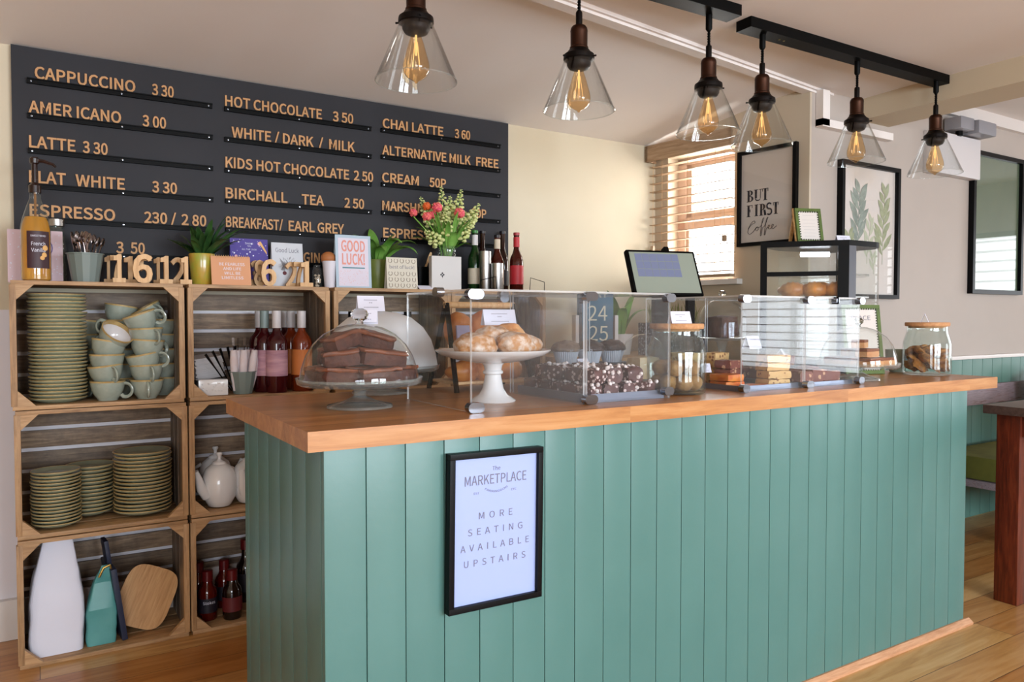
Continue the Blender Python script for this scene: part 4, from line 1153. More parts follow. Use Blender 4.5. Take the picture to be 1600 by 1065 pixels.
B().lathe([(0, 0.009), (0.046, 0.009), (0.047, 0.10), (0, 0.10)], 28).obj('water', thin_glass('water', '#dfe8dc', 1.0, 1.33), va)
def stem_to(tip, r=0.0022):
    base = Vector((random.uniform(-.025, .025), random.uniform(-.02, .02), 0.012)); neck = Vector((tip[0] * .18, tip[1] * .18, 0.19))
    pts = []
    for k in range(11):
        t = k / 10; a = base.lerp(neck, min(1, t * 2.2)); c2 = neck.lerp(Vector(tip), max(0, (t - .4545) / .5455)); pts.append(a if t < .4545 else c2)
    return pts
random.seed(17)
for i, (tip, ln) in enumerate((((-0.037, -0.015, 0.451), .17), ((0.063, -0.015, 0.446), .14), ((-0.121, 0.015, 0.401), .13), ((0.159, -0.005, 0.393), .12), ((0.022, 0.015, 0.418), .12), ((-0.134, -0.055, 0.251), .10), ((0.101, -0.045, 0.308), .10), ((-0.040, -0.055, 0.338), .10), ((-0.055, 0.025, 0.380), .11), ((0.104, 0.025, 0.358), .10))):
    f = thing('snapdragon', 'cream green snapdragon spike in the bouquet, ' + ['tallest of all', 'second tallest, right of centre', 'at the far left', 'at the far right beside the menu price', 'between the two tallest', 'drooping low on the left', 'low on the right', 'low in the middle front', 'behind the coral flowers', 'behind the pink flower on the right'][i], 'flower', (vx, vy, ZT), 0, 'snapdragons in the vase')
    pts = stem_to(tip); B().tube(pts, [0.0026] * 8 + [0.0022, 0.0018, 0.0012], 6).obj('stem', m_stem, f)
    b = B(); tv = Vector(tip); dv = (pts[-1] - pts[-4]).normalized()
    for k in range(34):
        t = k / 34; q = tv - dv * ln * t; rr = 0.004 + 0.020 * min(1, t * 1.5); a = k * 2.4
        u1 = dv.orthogonal().normalized(); u2 = dv.cross(u1); off = (u1 * cos(a) + u2 * sin(a))
        sz = 0.0035 + 0.0085 * min(1, t * 1.6)
        b.blob(q + off * rr, (sz, sz, sz * .8), 0.35, 2.2, 1, seed=k)
    b.obj('blossoms', m_snap, f)
    b = B(); 
    for k in range(5):
        q = tv - dv * (ln + 0.012 + .016 * k); leaf(b, q, random.uniform(0, 6.28), .062, .014, radians(50), radians(40), 5)
    b.obj('leaves', m_leaf, f, angle=80)
for i, (tip, r) in enumerate((((-0.076, -0.055, 0.352), .021), ((0.029, -0.060, 0.335), .022), ((-0.177, -0.035, 0.325), .016), ((-0.127, -0.060, 0.310), .018), ((-0.088, -0.035, 0.321), .016), ((-0.105, -0.015, 0.360), .017))):
    f = thing('ranunculus', ('orange' if i == 5 else 'coral pink') + ' round flower in the bouquet, ' + ['uppermost of the pink ones', 'large at the right', 'at the left edge', 'lowest on the left', 'between the lowest and uppermost', 'behind the left pink ones'][i], 'flower', (vx, vy, ZT), 0, 'round flowers in the vase')
    pts = stem_to((tip[0], tip[1], tip[2] - r)); B().tube(pts, 0.0026, 6).obj('stem', m_stem, f)
    b = B()
    for k in range(22):
        a = k * 2.4; el = -0.9 + 2.1 * (k / 22); rr = r * (.72 if k % 2 else .60)
        b.blob((tip[0] + rr * cos(a) * cos(el), tip[1] + rr * sin(a) * cos(el), tip[2] + rr * sin(el)), (r * .46, r * .46, r * .5), 0.2, 2, 1, seed=k)
    b.blob(tip, (r * .75,) * 3, 0.1, 3, 2)
    b.obj('petals', m_orangef if i == 5 else m_pink, f)
b = B()
for hd, ln, wd, ri, dr in ((3.0, .15, .022, 35, 70), (3.5, .11, .026, 60, 60), (0.1, .11, .03, 35, 80), (-0.4, .10, .035, 60, 120), (-1.6, .10, .035, 70, 90), (-2.2, .14, .022, 70, 60), (-1.0, .14, .020, 76, 50), (0.7, .12, .022, 70, 50), (2.4, .13, .022, 70, 60), (-2.8, .11, .03, 45, 90), (-1.3, .13, .018, 80, 30), (-1.9, .12, .02, 80, 40), (0.3, .19, .02, 66, 40), (2.7, .19, .022, 60, 45), (-0.6, .18, .02, 68, 40), (-2.5, .18, .02, 66, 40), (1.6, .18, .02, 78, 30), (-1.5, .17, .022, 78, 35), (-1.1, .15, .024, 66, 60), (-2.0, .15, .024, 64, 60), (0.0, .16, .024, 55, 60), (3.14, .16, .024, 52, 65)):
    leaf(b, (0.03 * cos(hd), 0.03 * sin(hd), 0.185), hd, ln, wd, radians(ri), radians(dr), 9)
tag(b.obj('greenery', m_leaf, None, (vx, vy, ZT), angle=80), 'loose green leaves spilling over the rim of the bouquet vase', 'leaves')

# beer bottles, steel cups and wire tray at the right end of the crates
m_gb = mat('green_bottle_glass', '#1d3f1d', 0.08, trans=0.3); m_bb = mat('brown_bottle_glass', '#2a100a', 0.08, trans=0.2); m_rb = mat('reddish_brown_bottle_glass', '#4a150d', 0.08, trans=0.3)
m_blk = mat('black_bottle_cap', '#15121a', 0.35); m_cream = mat('cream_beer_label', '#cfc2ac', 0.6); m_red = mat('red_beer_label', '#b2262f', 0.5)
BG = 'beer bottles on the crates'
def beer(x, y, lab, glass, cap, ml, nl, R, H, lz, words=None):
    t = lathe_bottle('beer_bottle', lab, 'bottle', x, y, ZT + 0.004, glass, None, cap, R, H, H * .48, 0.0125, lz, ml, 0.0145, 0.010, BG, 0.0, words, m_white, 0.006, shoulder=H * .22)
    if nl: B().lathe([(0.0142, H * .76), (0.0142, H * .93)], 20).obj('neck_label', nl, t)
    return t
beer(1.679, 2.99, 'green beer bottle with pale neck label, leftmost of the beer bottles', m_gb, mat('green_cap', '#3a7a3a', 0.35), m_cream, m_wcap, 0.031, 0.268, (.03, .10))
beer(1.773, 3.085, 'dark narrow bottle behind the taller steel cup', m_bb, m_blk, m_lab, None, 0.024, 0.28, (.03, .10))
beer(1.787, 2.975, 'brown beer bottle with cream labels between the steel cups', m_rb, m_blk, m_cream, m_cream, 0.030, 0.252, (.03, .10))
beer(1.882, 3.085, 'dark brown bottle at the back behind the cream labelled one', m_bb, m_blk, m_lab, None, 0.029, 0.285, (.03, .10))
beer(1.859, 2.925, 'brown beer bottle with bright red labels, rightmost on the crates', m_rb, mat('red_cap', '#a03038', 0.35), m_red, m_red, 0.031, 0.262, (.03, .115))
for x, y, h, r, lab in ((1.695, 2.925, 0.172, 0.027, 'taller brushed steel cylinder cup beside the green beer bottle'), (1.733, 2.885, 0.118, 0.027, 'shorter brushed steel cylinder cup in front of the brown bottle')):
    c = thing('steel_cup', lab, 'cup', (x, y, ZT + 0.004)); B().lathe([(0, 0), (r * .95, 0), (r, 0.004), (r, h), (r - .002, h + .001), (r - .004, h), (r - .004, 0.006), (0, 0.006)], 32).obj('body', m_steel, c)
wr = thing('wire_tray', 'black wire tray with raised handles carrying the beer bottles', 'tray', (1.795, 2.975, ZT))
b = B(); W2, D2 = 0.165, 0.125
for y in (-D2, D2): b.tube([(-W2, y, 0.002), (W2, y, 0.002)], 0.002, 6)
for x in (-W2, W2): b.tube([(x, -D2, 0.002), (x, D2, 0.002)], 0.002, 6)
for i in range(11): b.tube([(-W2 + i * .033, -D2, 0.0015), (-W2 + i * .033, D2, 0.0015)], 0.0013, 5)
b.obj('wire_base', m_black, wr)
for sx in (-1, 1):
    B().tube([(sx * W2, -D2, 0.002), (sx * W2 * 1.0, -D2, 0.045), (sx * W2 * .55, -D2, 0.062), (sx * W2 * .52, -D2, 0.0)], 0.0018, 6).obj('handle', m_black, wr)

# ------------------------------------------------------------------ on the counter
ZC = 0.8932
def tent(name, label, x, y, z, w, h, rz=0.0, lean=22, rx=0.0):
    """a folded paper tent card with a couple of lines of small print"""
    t = thing(name, label, 'card', (x, y, z), 0, 'tent cards naming the cakes', rot=(rx, 0, rz))
    a = radians(lean); dy = h * sin(a)
    b = B(); b.box(-w/2, w/2, -0.0004, 0.0004, 0, h, m=T(0, -dy, 0) @ RX(-a)); b.box(-w/2, w/2, -0.0004, 0.0004, 0, h, m=T(0, dy, 0) @ RX(a))
    b.obj('folded_sheet', m_white, t, smooth=False)
    q = B(); M = T(0, -dy, 0) @ RX(-a)
    for f, g in ((.70, .5), (.52, .14), (.22, .56)):
        nn = max(2, int(w * g / .0042)); x0 = -w * g / 2
        for k in range(nn): q.box(x0 + k * w * g / nn, x0 + (k + .55) * w * g / nn, -0.0008, -0.0004, h * f, h * f + h * .045, m=M)
    q.obj('small_print', m_inkg, t, smooth=False)
    return t

# glass cake stand with dome and brownies
cx, cy = 0.672, 1.77
def cake_stand(name, label, x, y, r, h, rfoot, m):
    t = thing(name, label, 'cake stand', (x, y, ZC))
    B().lathe([(0, 0.012), (rfoot * .5, 0.010), (rfoot * .95, 0.004), (rfoot, 0.001), (rfoot * .98, 0.007), (rfoot * .5, 0.016), (rfoot * .25, 0.026), (0, 0.026)], 40).obj('foot', m, t)
    B().lathe([(rfoot * .25, 0.022), (0.015, 0.030), (0.013, 0.036), (0.019, 0.046), (0.013, 0.055), (0.015, h - .016), (0.022, h - .006), (0.03, h - .002)], 24).obj('stem', m, t)
    b = B(); seg = 48
    b.lathe([(0, h), (r * .93, h), (r * .97, h + .004), (r, h + .012), (r * 1.005, h + .012), (r * .98, h - .002), (r * .93, h - .006), (0, h - .006)], seg)
    b.obj('dish', m, t, angle=60)
    return t
m_stand = thin_glass('pressed_glass', '#f8fbfa', 1.2, 1.5, haze=0.07, hazecol='#e4eaea')
cake_stand('glass_cake_stand', 'footed glass cake stand at the left end of the counter carrying brownies', cx, cy, 0.152, 0.062, 0.080, m_stand)
dm = thing('glass_dome', 'clear glass cake dome over the brownies with round knob', 'cake dome', (cx, cy, ZC + 0.0665))
dome = [(0.1435, 0.0), (0.1435, 0.006), (0.139, 0.030), (0.128, 0.062), (0.112, 0.088), (0.088, 0.112), (0.058, 0.128), (0.028, 0.136), (0.012, 0.138)]
B().lathe(dome, 64).obj('cover', m_dome, dm, angle=80)
B().lathe([(0.1455, 0.001), (0.1455, 0.006), (0.142, 0.006), (0.142, 0.001), (0.1455, 0.001)], 64).obj('rolled_rim', m_stand, dm)
B().lathe([(0.010, 0.137), (0.009, 0.144), (0.019, 0.150), (0.022, 0.160), (0.018, 0.170), (0.008, 0.175), (0, 0.175)], 24).obj('knob', m_solidglass, dm)
random.seed(12)
BR = [(-.075, -.055, .0, .095, .055, 12, 0, 4), (.02, -.085, 0, .10, .05, -6, 0, -3), (.094, -.025, 0, .06, .075, 20, 0, 0), (-.088, .035, 0, .07, .055, 50, 0, 0), (-.005, .0, 0, .085, .055, 0, 0, 0), (.08, .055, 0, .075, .055, -30, 0, 0), (-.005, .09, 0, .10, .05, 0, 0, 0),
      (-.058, -.040, .039, .085, .055, -14, 0, -7), (.032, -.056, .040, .118, .052, 4, 4, 6), (-.048, .035, .040, .09, .05, -10, 0, 5), (.058, .035, .040, .08, .05, 15, 0, 7),
      (-.040, -.006, .080, .092, .050, 24, -6, -14), (.040, .004, .080, .088, .050, -26, 5, 16), (.0, .052, .080, .10, .04, 3, 0, 2)]
nm = ['bottom layer front left', 'bottom layer front centre', 'bottom layer right edge', 'bottom layer left edge', 'bottom layer middle', 'bottom layer rear right', 'bottom layer at the back',
      'middle layer front left', 'middle layer front right', 'middle layer rear left', 'middle layer rear right', 'top layer left', 'top layer right', 'top layer at the back']
for i, (dx, dy, dz, w, d, a, tx_, ty_) in enumerate(BR):
    t = thing('brownie', 'chocolate brownie slab under the left dome, ' + nm[i], 'brownie', (cx + dx, cy + dy, ZC + 0.0635 + dz + (.0012 if dz else 0)), 0, 'brownies under the left dome', rot=(radians(tx_), radians(ty_), radians(a)))
    B().rock(-w/2, w/2, -d/2, d/2, 0, 0.030, 0.0032, 55, 5, i).obj('crumb', m_brown, t, angle=60)
    B().rock(-w/2 - .001, w/2 + .001, -d/2 - .001, d/2 + .001, 0.028, 0.038, 0.0036, 50, 5, i + .4).obj('crust', m_crust, t, angle=60)
tent('tent_card', 'small white tent card leaning against the knob of the brownie dome', 0.702, 1.80, ZC + 0.205, 0.052, 0.036, radians(-30), 24, rx=radians(-10))

# frosted cover behind it
cake_stand('glass_cake_stand', 'second footed glass cake stand standing behind the brownie dome', 0.850, 2.075, 0.172, 0.072, 0.082, m_stand)
fd = thing('frosted_cover', 'frosted white plastic domed cover on the rear cake stand', 'cake dome', (0.850, 2.075, ZC + 0.0765))
B().lathe([(0.166, 0), (0.166, 0.004), (0.160, 0.040), (0.147, 0.080), (0.124, 0.115), (0.090, 0.143), (0.046, 0.158), (0.0, 0.162)], 56).obj('cover', m_fglass, fd, angle=80)
tent('tent_card', 'white tent card standing on top of the frosted cover', 0.815, 2.06, ZC + 0.2375, 0.076, 0.048, radians(-10), 24)

# white pedestal with sugared pastries
px_, py_ = 1.017, 1.715
ws = thing('white_cake_stand', 'white china pedestal stand inside the acrylic case carrying sugared pastries', 'cake stand', (px_, py_, ZC))
B().lathe([(0, 0), (0.058, 0), (0.060, 0.003), (0.052, 0.009), (0.038, 0.018), (0.028, 0.034), (0.023, 0.058), (0.021, 0.070), (0.0265, 0.074), (0.0265, 0.079), (0.022, 0.083), (0.025, 0.095), (0.034, 0.104)], 40).obj('pedestal', m_china, ws)
B().lathe([(0, 0.1015), (0.05, 0.102), (0.095, 0.110), (0.135, 0.122), (0.150, 0.132), (0.1515, 0.135), (0.149, 0.136), (0.13, 0.128), (0.09, 0.117), (0.05, 0.112), (0, 0.112)], 56).obj('dish', m_china, ws)
zp = ZC + 0.113
for i, (dx, dy, dz, r, lab) in enumerate(((-.072, -.035, .012, (.056, .042, .034), 'left front'), (.035, -.055, .014, (.064, .040, .036), 'long one in front centre'), (.098, -.005, .014, (.045, .04, .03), 'right edge'),
        (-.02, .06, .012, (.055, .045, .036), 'back left'), (.06, .065, .014, (.05, .045, .036), 'back right'), (.0, .0, .046, (.052, .042, .034), 'upper left of the pile'), (.058, .01, .050, (.042, .040, .036), 'upper right of the pile'))):
    b = B(); b.blob((0, 0, r[2] * .72), r, 0.16, 2.4, 4, seed=i + 1, flat=-.72)
    tag(b.obj('sugared_pastry', m_pastry if i in (6, 4) else m_sugar, None, (px_ + dx, py_ + dy, zp + dz * .6), (0, radians(8 if i == 1 else 0), radians((i * 37) % 60 - 20)), angle=80), 'sugar dusted pastry on the white stand, ' + lab, 'pastry', 'pastries on the white stand')
tent('tent_card', 'white tent card behind the sugared pastries on the white stand', 1.098, 1.82, zp + 0.085, 0.098, 0.046, radians(-6), 18)

# black A-frame display rack with bread
rk = thing('display_rack', 'black A-frame rack with a pale wooden top rail behind the white stand', 'rack', (1.175, 2.06, ZC))
for sx in (-1, 1):
    B().tube([(sx * .135, -.10, 0), (sx * .118, -.004, 0.262)], 0.008, 8).obj('leg', m_black, rk); B().tube([(sx * .135, .085, 0), (sx * .118, .004, 0.262)], 0.008, 8).obj('leg', m_black, rk)
B().tube([(-.125, 0, 0.258), (.125, 0, 0.258)], 0.010, 14).obj('top_rail', m_lw, rk)
B().box(-.124, .124, -.055, .055, 0.118, 0.126, 0.002).obj('upper_board', m_lwx, rk)
B().box(-.130, .130, -.085, .075, 0.022, 0.030, 0.002).obj('lower_board', m_lw, rk)
def croissant(lab, x, y, z, rz, s=1.0):
    b = B(); n = 15; pts = []; rs = []
    for k in range(n):
        t = k / (n - 1) * 2 - 1
        pts.append((t * .058 * s, .030 * s * t * t, 0.026 * s)); rs.append(s * (.006 + .026 * (1 - abs(t) ** 2.0)) * (1 + .16 * (k % 2)))
    b.tube(pts, rs, 16, flat=1.1)
    return tag(b.obj('croissant', m_crois, None, (x, y, z), (0, 0, rz), angle=70), lab, 'croissant', 'croissants on the lower rack board')
for i, (dx, dy, rz, lab) in enumerate(((-.075, -.04, .3, 'leftmost in front'), (.0, -.035, -.2, 'middle in front'), (.08, -.035, .1, 'rightmost in front'), (-.05, .03, .5, 'back left'), (.05, .035, -.3, 'back right'))):
    croissant('golden croissant on the lower board of the black rack, ' + lab, 1.175 + dx, 2.06 + dy, ZC + 0.0305, rz, .98 if i < 3 else .85)
m_bread = mat('orange_brown_bread', '#a85a22', 0.5, col2='#c98244', scale=14, bump=0.3)
for i, (dx, r, lab) in enumerate(((-.075, (.045, .04, .058), 'left'), (.012, (.048, .042, .062), 'middle'), (.085, (.036, .04, .045), 'right'))):
    b = B(); b.blob((0, 0, r[2] * .9), r, 0.10, 2.2, 4, seed=i + 20, flat=-.9)
    tag(b.obj('bread_loaf', m_bread, None, (1.175 + dx, 2.062, ZC + 0.1265), angle=80), 'orange brown loaf on the upper board of the black rack, ' + lab, 'bread', 'loaves on the rack')
o = B(); o.box(-.022, .022, -.004, .004, 0, .07, 0.002); tag(o.obj('ingredients_card', mat('lilac_card', '#a9a3bd', 0.6), None, (1.085, 2.000, ZC + 0.1265), (radians(-6), 0, 0)), 'small lilac card standing against the left loaf on the rack', 'card')

# acrylic display cases
def pane(b, x0, x1, y0, y1, z0, z1):
    b.box(x0, x1, y0, y1, z0, z1)
def finish_pane(b, name, parent):
    """broad faces clear, narrow edges frosted"""
    for f in b.bm.faces: f.material_index = 0 if f.calc_area() > 0.004 else 1
    return b.obj(name, [m_acryl, m_acedge], parent, smooth=False)
def clip(parent, x, y, z, w=0.036, ax='x'):
    b = B()
    n = 12; pl = []
    r = 0.0115
    for k in range(n + 1): a = pi / 2 + pi * k / n; pl.append((-w / 2 + r + r * cos(a), r * sin(a)))
    for k in range(n + 1): a = -pi / 2 + pi * k / n; pl.append((w / 2 - r + r * cos(a), r * sin(a)))
    b.prism(pl, -0.010, 0.010, 'xz')
    bmesh.ops.bevel(b.bm, geom=[e for e in b.bm.edges if len(e.link_faces) == 2 and e.calc_face_angle(0) > 1.0], offset=0.0025, segments=2, affect='EDGES')
    b.xf(T(x, y, z) @ (RZ(pi / 2) if ax == 'y' else Matrix.Identity(4)))
    b.obj('clip', m_chrome, parent, angle=50)
def case(name, label, x0, x1, y0, y1, h, right=True, left=True, clips=()):
    c = thing(name, label, 'display case', (x0, y0, ZC + .0003), 0, 'clear acrylic cases along the counter')
    w, d, t = x1 - x0, y1 - y0, 0.005
    if left: finish_pane(B().box(0, t, t, d, 0, h), 'side_pane', c)
    if right: finish_pane(B().box(w - t, w, t, d, 0, h), 'side_pane', c)
    finish_pane(B().box(0, w, 0, t, 0, h), 'front_pane', c)
    finish_pane(B().box(0, w, 0, d, h, h + t), 'top_pane', c)
    for q in clips: clip(c, *q)
    return c
case('acrylic_case', 'clear acrylic case around the white cake stand, leftmost of the cases', 0.849, 1.180, 1.530, 1.885, 0.280, clips=((0.006, -0.006, 0.012, 0.042), (0.006, -0.004, 0.272, 0.042), (0.002, 0.17, 0.282, 0.03, 'y'), (0.30, 0.35, 0.274, 0.03)))
case('acrylic_case', 'clear acrylic case over the tray of rocky road', 1.1835, 1.470, 1.530, 1.885, 0.280, clips=((0.004, -0.006, 0.272, 0.038), (0.004, -0.006, 0.012, 0.040), (0.270, -0.005, 0.020, 0.034), (0.276, -0.004, 0.272, 0.034), (0.26, 0.35, 0.274, 0.03)))
case('acrylic_case', 'clear acrylic case over oat slices, right of the wooden lidded cookie jar', 1.754, 2.040, 1.530, 1.945, 0.280, clips=((0.004, -0.006, 0.012, 0.030), (0.004, -0.005, 0.274, 0.036)))
case('acrylic_case', 'clear acrylic case over fruit crumble bars, rightmost of the cases', 2.0445, 2.322, 1.530, 1.945, 0.280, clips=((0.006, -0.006, 0.010, 0.036), (0.006, -0.005, 0.274, 0.036), (0.27, -0.006, 0.012, 0.03), (0.27, -0.005, 0.274, 0.03), (0.14, -0.004, 0.274, 0.014)))

# steel trays and what is on them
m_tray = mat('blueish_tray_steel', '#9aa4b8', 0.28, 0.9)
def tray(label, x0, x1, y0, y1, m, h=0.018, cat='tray'):
    t = thing('baking_tray', label, cat, ((x0 + x1) / 2, (y0 + y1) / 2, ZC + .0003)); w, d = (x1 - x0) / 2, (y1 - y0) / 2; b = B()
    b.box(-w, w, -d, d, 0, 0.003)
    for q in ((-w, w, -d, -d + .004), (-w, w, d - .004, d), (-w, -w + .004, -d + .004, d - .004), (w - .004, w, -d + .004, d - .004)): b.box(q[0], q[1], q[2], q[3], 0.003, h, 0.0008)
    b.obj('body', m, t, smooth=False); return t
tray('long steel tray under the rocky road inside its acrylic case', 1.196, 1.458, 1.542, 1.875, m_tray, 0.022)
random.seed(23)
RR = []
for r_, y in enumerate((1.583, 1.647, 1.711, 1.775, 1.838)):
    for k in range(4): RR.append((1.232 + k * 0.063, y, 0, r_, k))
for r_, y in enumerate((1.60, 1.675, 1.75, 1.82)):
    for k in range(3): RR.append((1.258 + k * 0.065, y, 1, r_, k))
rown = ['front row', 'second row', 'third row', 'fourth row', 'back row']
for i, (x, y, l, r_, k) in enumerate(RR):
    t = thing('rocky_road_bar', 'rocky road bar with marshmallows, %s layer, %s, %s' % (['bottom', 'top'][l], rown[r_], from_left(k)), 'rocky road', (x + random.uniform(-.004, .004), y + random.uniform(-.006, .006), ZC + 0.0036 + l * 0.041), random.uniform(-.35, .35), 'rocky road bars on the steel tray')
    B().rock(-.025, .025, -.028, .028, 0, .040, 0.006, 48, 4, i, rnd=.35).obj('chocolate_base', m_rocky, t, angle=60)
    b = B()
    for q in range(5):
        b.lathe([(0, -.004), (.0045, -.0035), (.0055, 0), (.0045, .0035), (0, .004)], 10, m=T(random.uniform(-.022, .022), random.uniform(-.032, .022) if q < 3 else -.029, random.uniform(.006, .042) if q >= 3 else .041) @ RX(random.uniform(-1, 1)) @ RY(random.uniform(-1, 1)))
    b.obj('marshmallows', m_mallow, t)
for i in range(2):
    pass
# muffins on a raised stand behind
ms_ = thing('muffin_stand', 'low dark slate stand behind the rocky road holding the muffins', 'stand', (1.610, 2.07, ZC))
B().box(-.165, .165, -.055, .055, 0.058, 0.066, 0.002).obj('slab', mat('dark_slate', '#3a383c', 0.7), ms_)
for sx in (-1, 1): B().box(sx * .13 - .01, sx * .13 + .01, -.045, .045, 0, 0.058).obj('leg', m_black, ms_)
for i, (x, y, m_, lab) in enumerate(((1.505, 2.06, m_muff, 'pale topped muffin at the left end of the slate stand'), (1.604, 2.06, m_choc, 'dark chocolate muffin in the middle of the slate stand'), (1.702, 2.06, m_choc, 'dark chocolate muffin at the right end of the slate stand'))):
    t = thing('muffin', lab, 'muffin', (x, y, ZC + 0.0662), 0, 'muffins on the slate stand')
    b = B(); n = 72; prof = ((.030, 0), (.043, .048)); r0 = []; r1 = []
    for k in range(n):
        a = 2 * pi * k / n; w = 1 + (.035 if k % 2 else -.02)
        r0.append(b.bm.verts.new((.031 * w * cos(a), .031 * w * sin(a), 0))); r1.append(b.bm.verts.new((.043 * w * cos(a), .043 * w * sin(a), .047)))
    for k in range(n): b.bm.faces.new((r0[k], r0[(k + 1) % n], r1[(k + 1) % n], r1[k]))
    b.bm.faces.new(r0[::-1]); b.obj('paper_case', m_case, t, angle=10)
    B().blob((0, 0, .050), (.047, .047, .028), 0.18, 4, 4, seed=i, flat=-.35).obj('crumb_top', m_, t, angle=80)
tent('tent_card', 'white tent card standing at the rear of the rocky road tray', 1.455, 1.905, ZC + 0.05, 0.052, 0.046, radians(15), 26)

# loaf under a small glass dome between the cases
ll = thing('small_cake_dome', 'low clear dome covering a pale iced loaf behind the cookie jar', 'cake dome', (1.752, 1.955, ZC))
B().lathe([(0, 0.002), (0.085, 0.002), (0.088, 0.006), (0.0, 0.012)], 40).obj('base', m_china, ll)
B().lathe([(0.081, 0.012), (0.081, 0.06), (0.074, 0.105), (0.058, 0.140), (0.03, 0.160), (0, 0.165)], 40).obj('cover', m_dome, ll, angle=80)
b = B(); b.rock(-.045, .045, -.035, .035, 0, .075, .003, 40, 4, 2); tag(b.obj('loaf_cake', mat('pale_loaf_cake', '#c9a874', 0.6, col2='#dcc8a4', scale=20), None, (1.752, 1.955, ZC + .0125)), 'pale iced loaf cake under the low dome', 'cake')

# cookie jar with cork lid (a twin stands at the right end of the counter)
def make_jar(label, x, y):
    j = thing('cookie_jar', label, 'jar', (x, y, ZC), 0, 'wooden lidded glass jars')
    B().lathe([(0, 0), (0.076, 0), (0.082, 0.004), (0.0845, 0.012), (0.0845, 0.118), (0.082, 0.132), (0.073, 0.160), (0.071, 0.176), (0.072, 0.186), (0.068, 0.186), (0.067, 0.176), (0.069, 0.160), (0.078, 0.132), (0.0805, 0.118), (0.0805, 0.014), (0.072, 0.008), (0, 0.008)], 48).obj('glass', m_glass, j)
    B().lathe([(0, 0.180), (0.066, 0.180), (0.066, 0.187), (0.076, 0.187), (0.078, 0.190), (0.078, 0.199), (0.076, 0.202), (0, 0.202)], 48).obj('lid', m_cork, j)
    return j
jx, jy = 1.582, 1.622
make_jar('large glass jar of round cookies with wooden lid in the gap between the cases', jx, jy)
random.seed(14)
CK = []
for k in range(7): a = 2 * pi * k / 7 - 1.9; CK.append((.050 * cos(a), .050 * sin(a), .033, 'bottom layer, %s round from the front' % ('first' if k == 0 else ORD[k])))
CK.append((0, 0, .033, 'bottom layer, in the centre'))
for k in range(5): a = 2 * pi * k / 5 - 1.2; CK.append((.045 * cos(a), .045 * sin(a), .074, 'upper layer, %s round from the front' % ('first' if k == 0 else ORD[k])))
for i, (dx, dy, dz, lab) in enumerate(CK):
    b = B(); b.blob((0, 0, 0), (.0255, .0255, .0235), .10, 3, 3, seed=i + 40)
    tag(b.obj('round_cookie', m_cookie, None, (jx + dx, jy + dy, ZC + dz), angle=80), 'round brown cookie in the middle jar, ' + lab, 'cookie', 'cookies in the middle jar')
tent('tent_card', 'white tent card standing on the wooden lid of the middle cookie jar', 1.597, 1.625, ZC + 0.2023, 0.064, 0.038, radians(-16), 22)

# oat slices and orange slices in the third case
tray('steel tray under the oat slices', 1.768, 2.030, 1.545, 1.925, m_tray, 0.016)
random.seed(31)
def stackpile(name, cat, group, what, x, y, n, w, d, t, m, rz0, seed):
    for k in range(n):
        j = n - 1 - k
        b = B(); b.rock(-w/2, w/2, -d/2, d/2, 0, t, .003, 50, 4, seed + k, rnd=.15)
        lab = what + (', ' + from_top(j) + ' of pile' if n > 1 else '')
        if n > 1 and k == 0: lab = what + ', lowest of pile'
        tag(b.obj(name, m, None, (x + random.uniform(-.003, .003), y + random.uniform(-.003, .003), ZC + .0036 + k * (t + .0012)), (0, 0, rz0 + random.uniform(-.12, .12)), angle=60), lab, cat, group)
stackpile('oat_slice', 'slice', 'oat slices in the third case', 'pale oat slice, front right in the third case', 1.978, 1.60, 4, .088, .062, .024, m_oat, radians(-8), 60)
stackpile('oat_slice', 'slice', 'oat slices in the third case', 'oat slice, rear middle of the third case', 1.925, 1.80, 4, .085, .07, .024, m_oat, radians(4), 66)
stackpile('oat_slice', 'slice', 'oat slices in the third case', 'oat slice, rear left of the third case', 1.825, 1.84, 4, .085, .07, .024, m_oat, radians(-10), 72)
stackpile('fruit_slice', 'slice', 'fruit slices in the third case', 'reddish fruit slice beside the pale oat slices', 1.885, 1.70, 3, .075, .06, .026, m_crumb, radians(15), 80)
stackpile('orange_slice', 'slice', 'orange slices in the third case', 'glossy orange slice, left front of the third case', 1.820, 1.645, 2, .075, .075, .020, m_orange, radians(-5), 90)
stackpile('orange_slice', 'slice', 'orange slices in the third case', 'thin orange slice lying flat at the front of the third case', 1.885, 1.59, 1, .075, .05, .010, m_orange, radians(10), 94)
tent('tent_card', 'white tent card leaning on the oat slices in the third case', 2.003, 1.705, ZC + 0.118, 0.072, 0.044, radians(8), 20)
tent('tent_card', 'small white tag at the left of the orange slices', 1.803, 1.72, ZC + 0.046, 0.034, 0.03, radians(-10), 20)
# fruit crumble in the fourth case
tray('steel tray under the fruit crumble bars', 2.058, 2.308, 1.545, 1.925, m_tray, 0.014)
o = B(); o.rock(-.115, .115, -.16, .16, 0, .002, .0015, 30, 6, 3); tag(o.obj('baking_paper', mat('white_baking_paper', '#d4d6de', 0.6), None, (2.183, 1.735, ZC + .0062)), 'sheet of white baking paper under the fruit crumble bars', 'paper')
random.seed(44)
k = 0
for r_, y in enumerate((1.60, 1.675, 1.75, 1.825)):
    for c_ in range(3):
        b = B(); b.rock(-.032, .032, -.030, .030, 0, .032 + random.uniform(0, .012), .005, 55, 4, k + 100)
        tag(b.obj('crumble_bar', m_crumb, None, (2.105 + c_ * .072, y, ZC + .0095), (0, 0, random.uniform(-.3, .3)), angle=60), 'fruit crumble bar in the rightmost case, %s, %s' % (rown[r_], from_left(c_)), 'crumble bar', 'crumble bars in the rightmost case'); k += 1
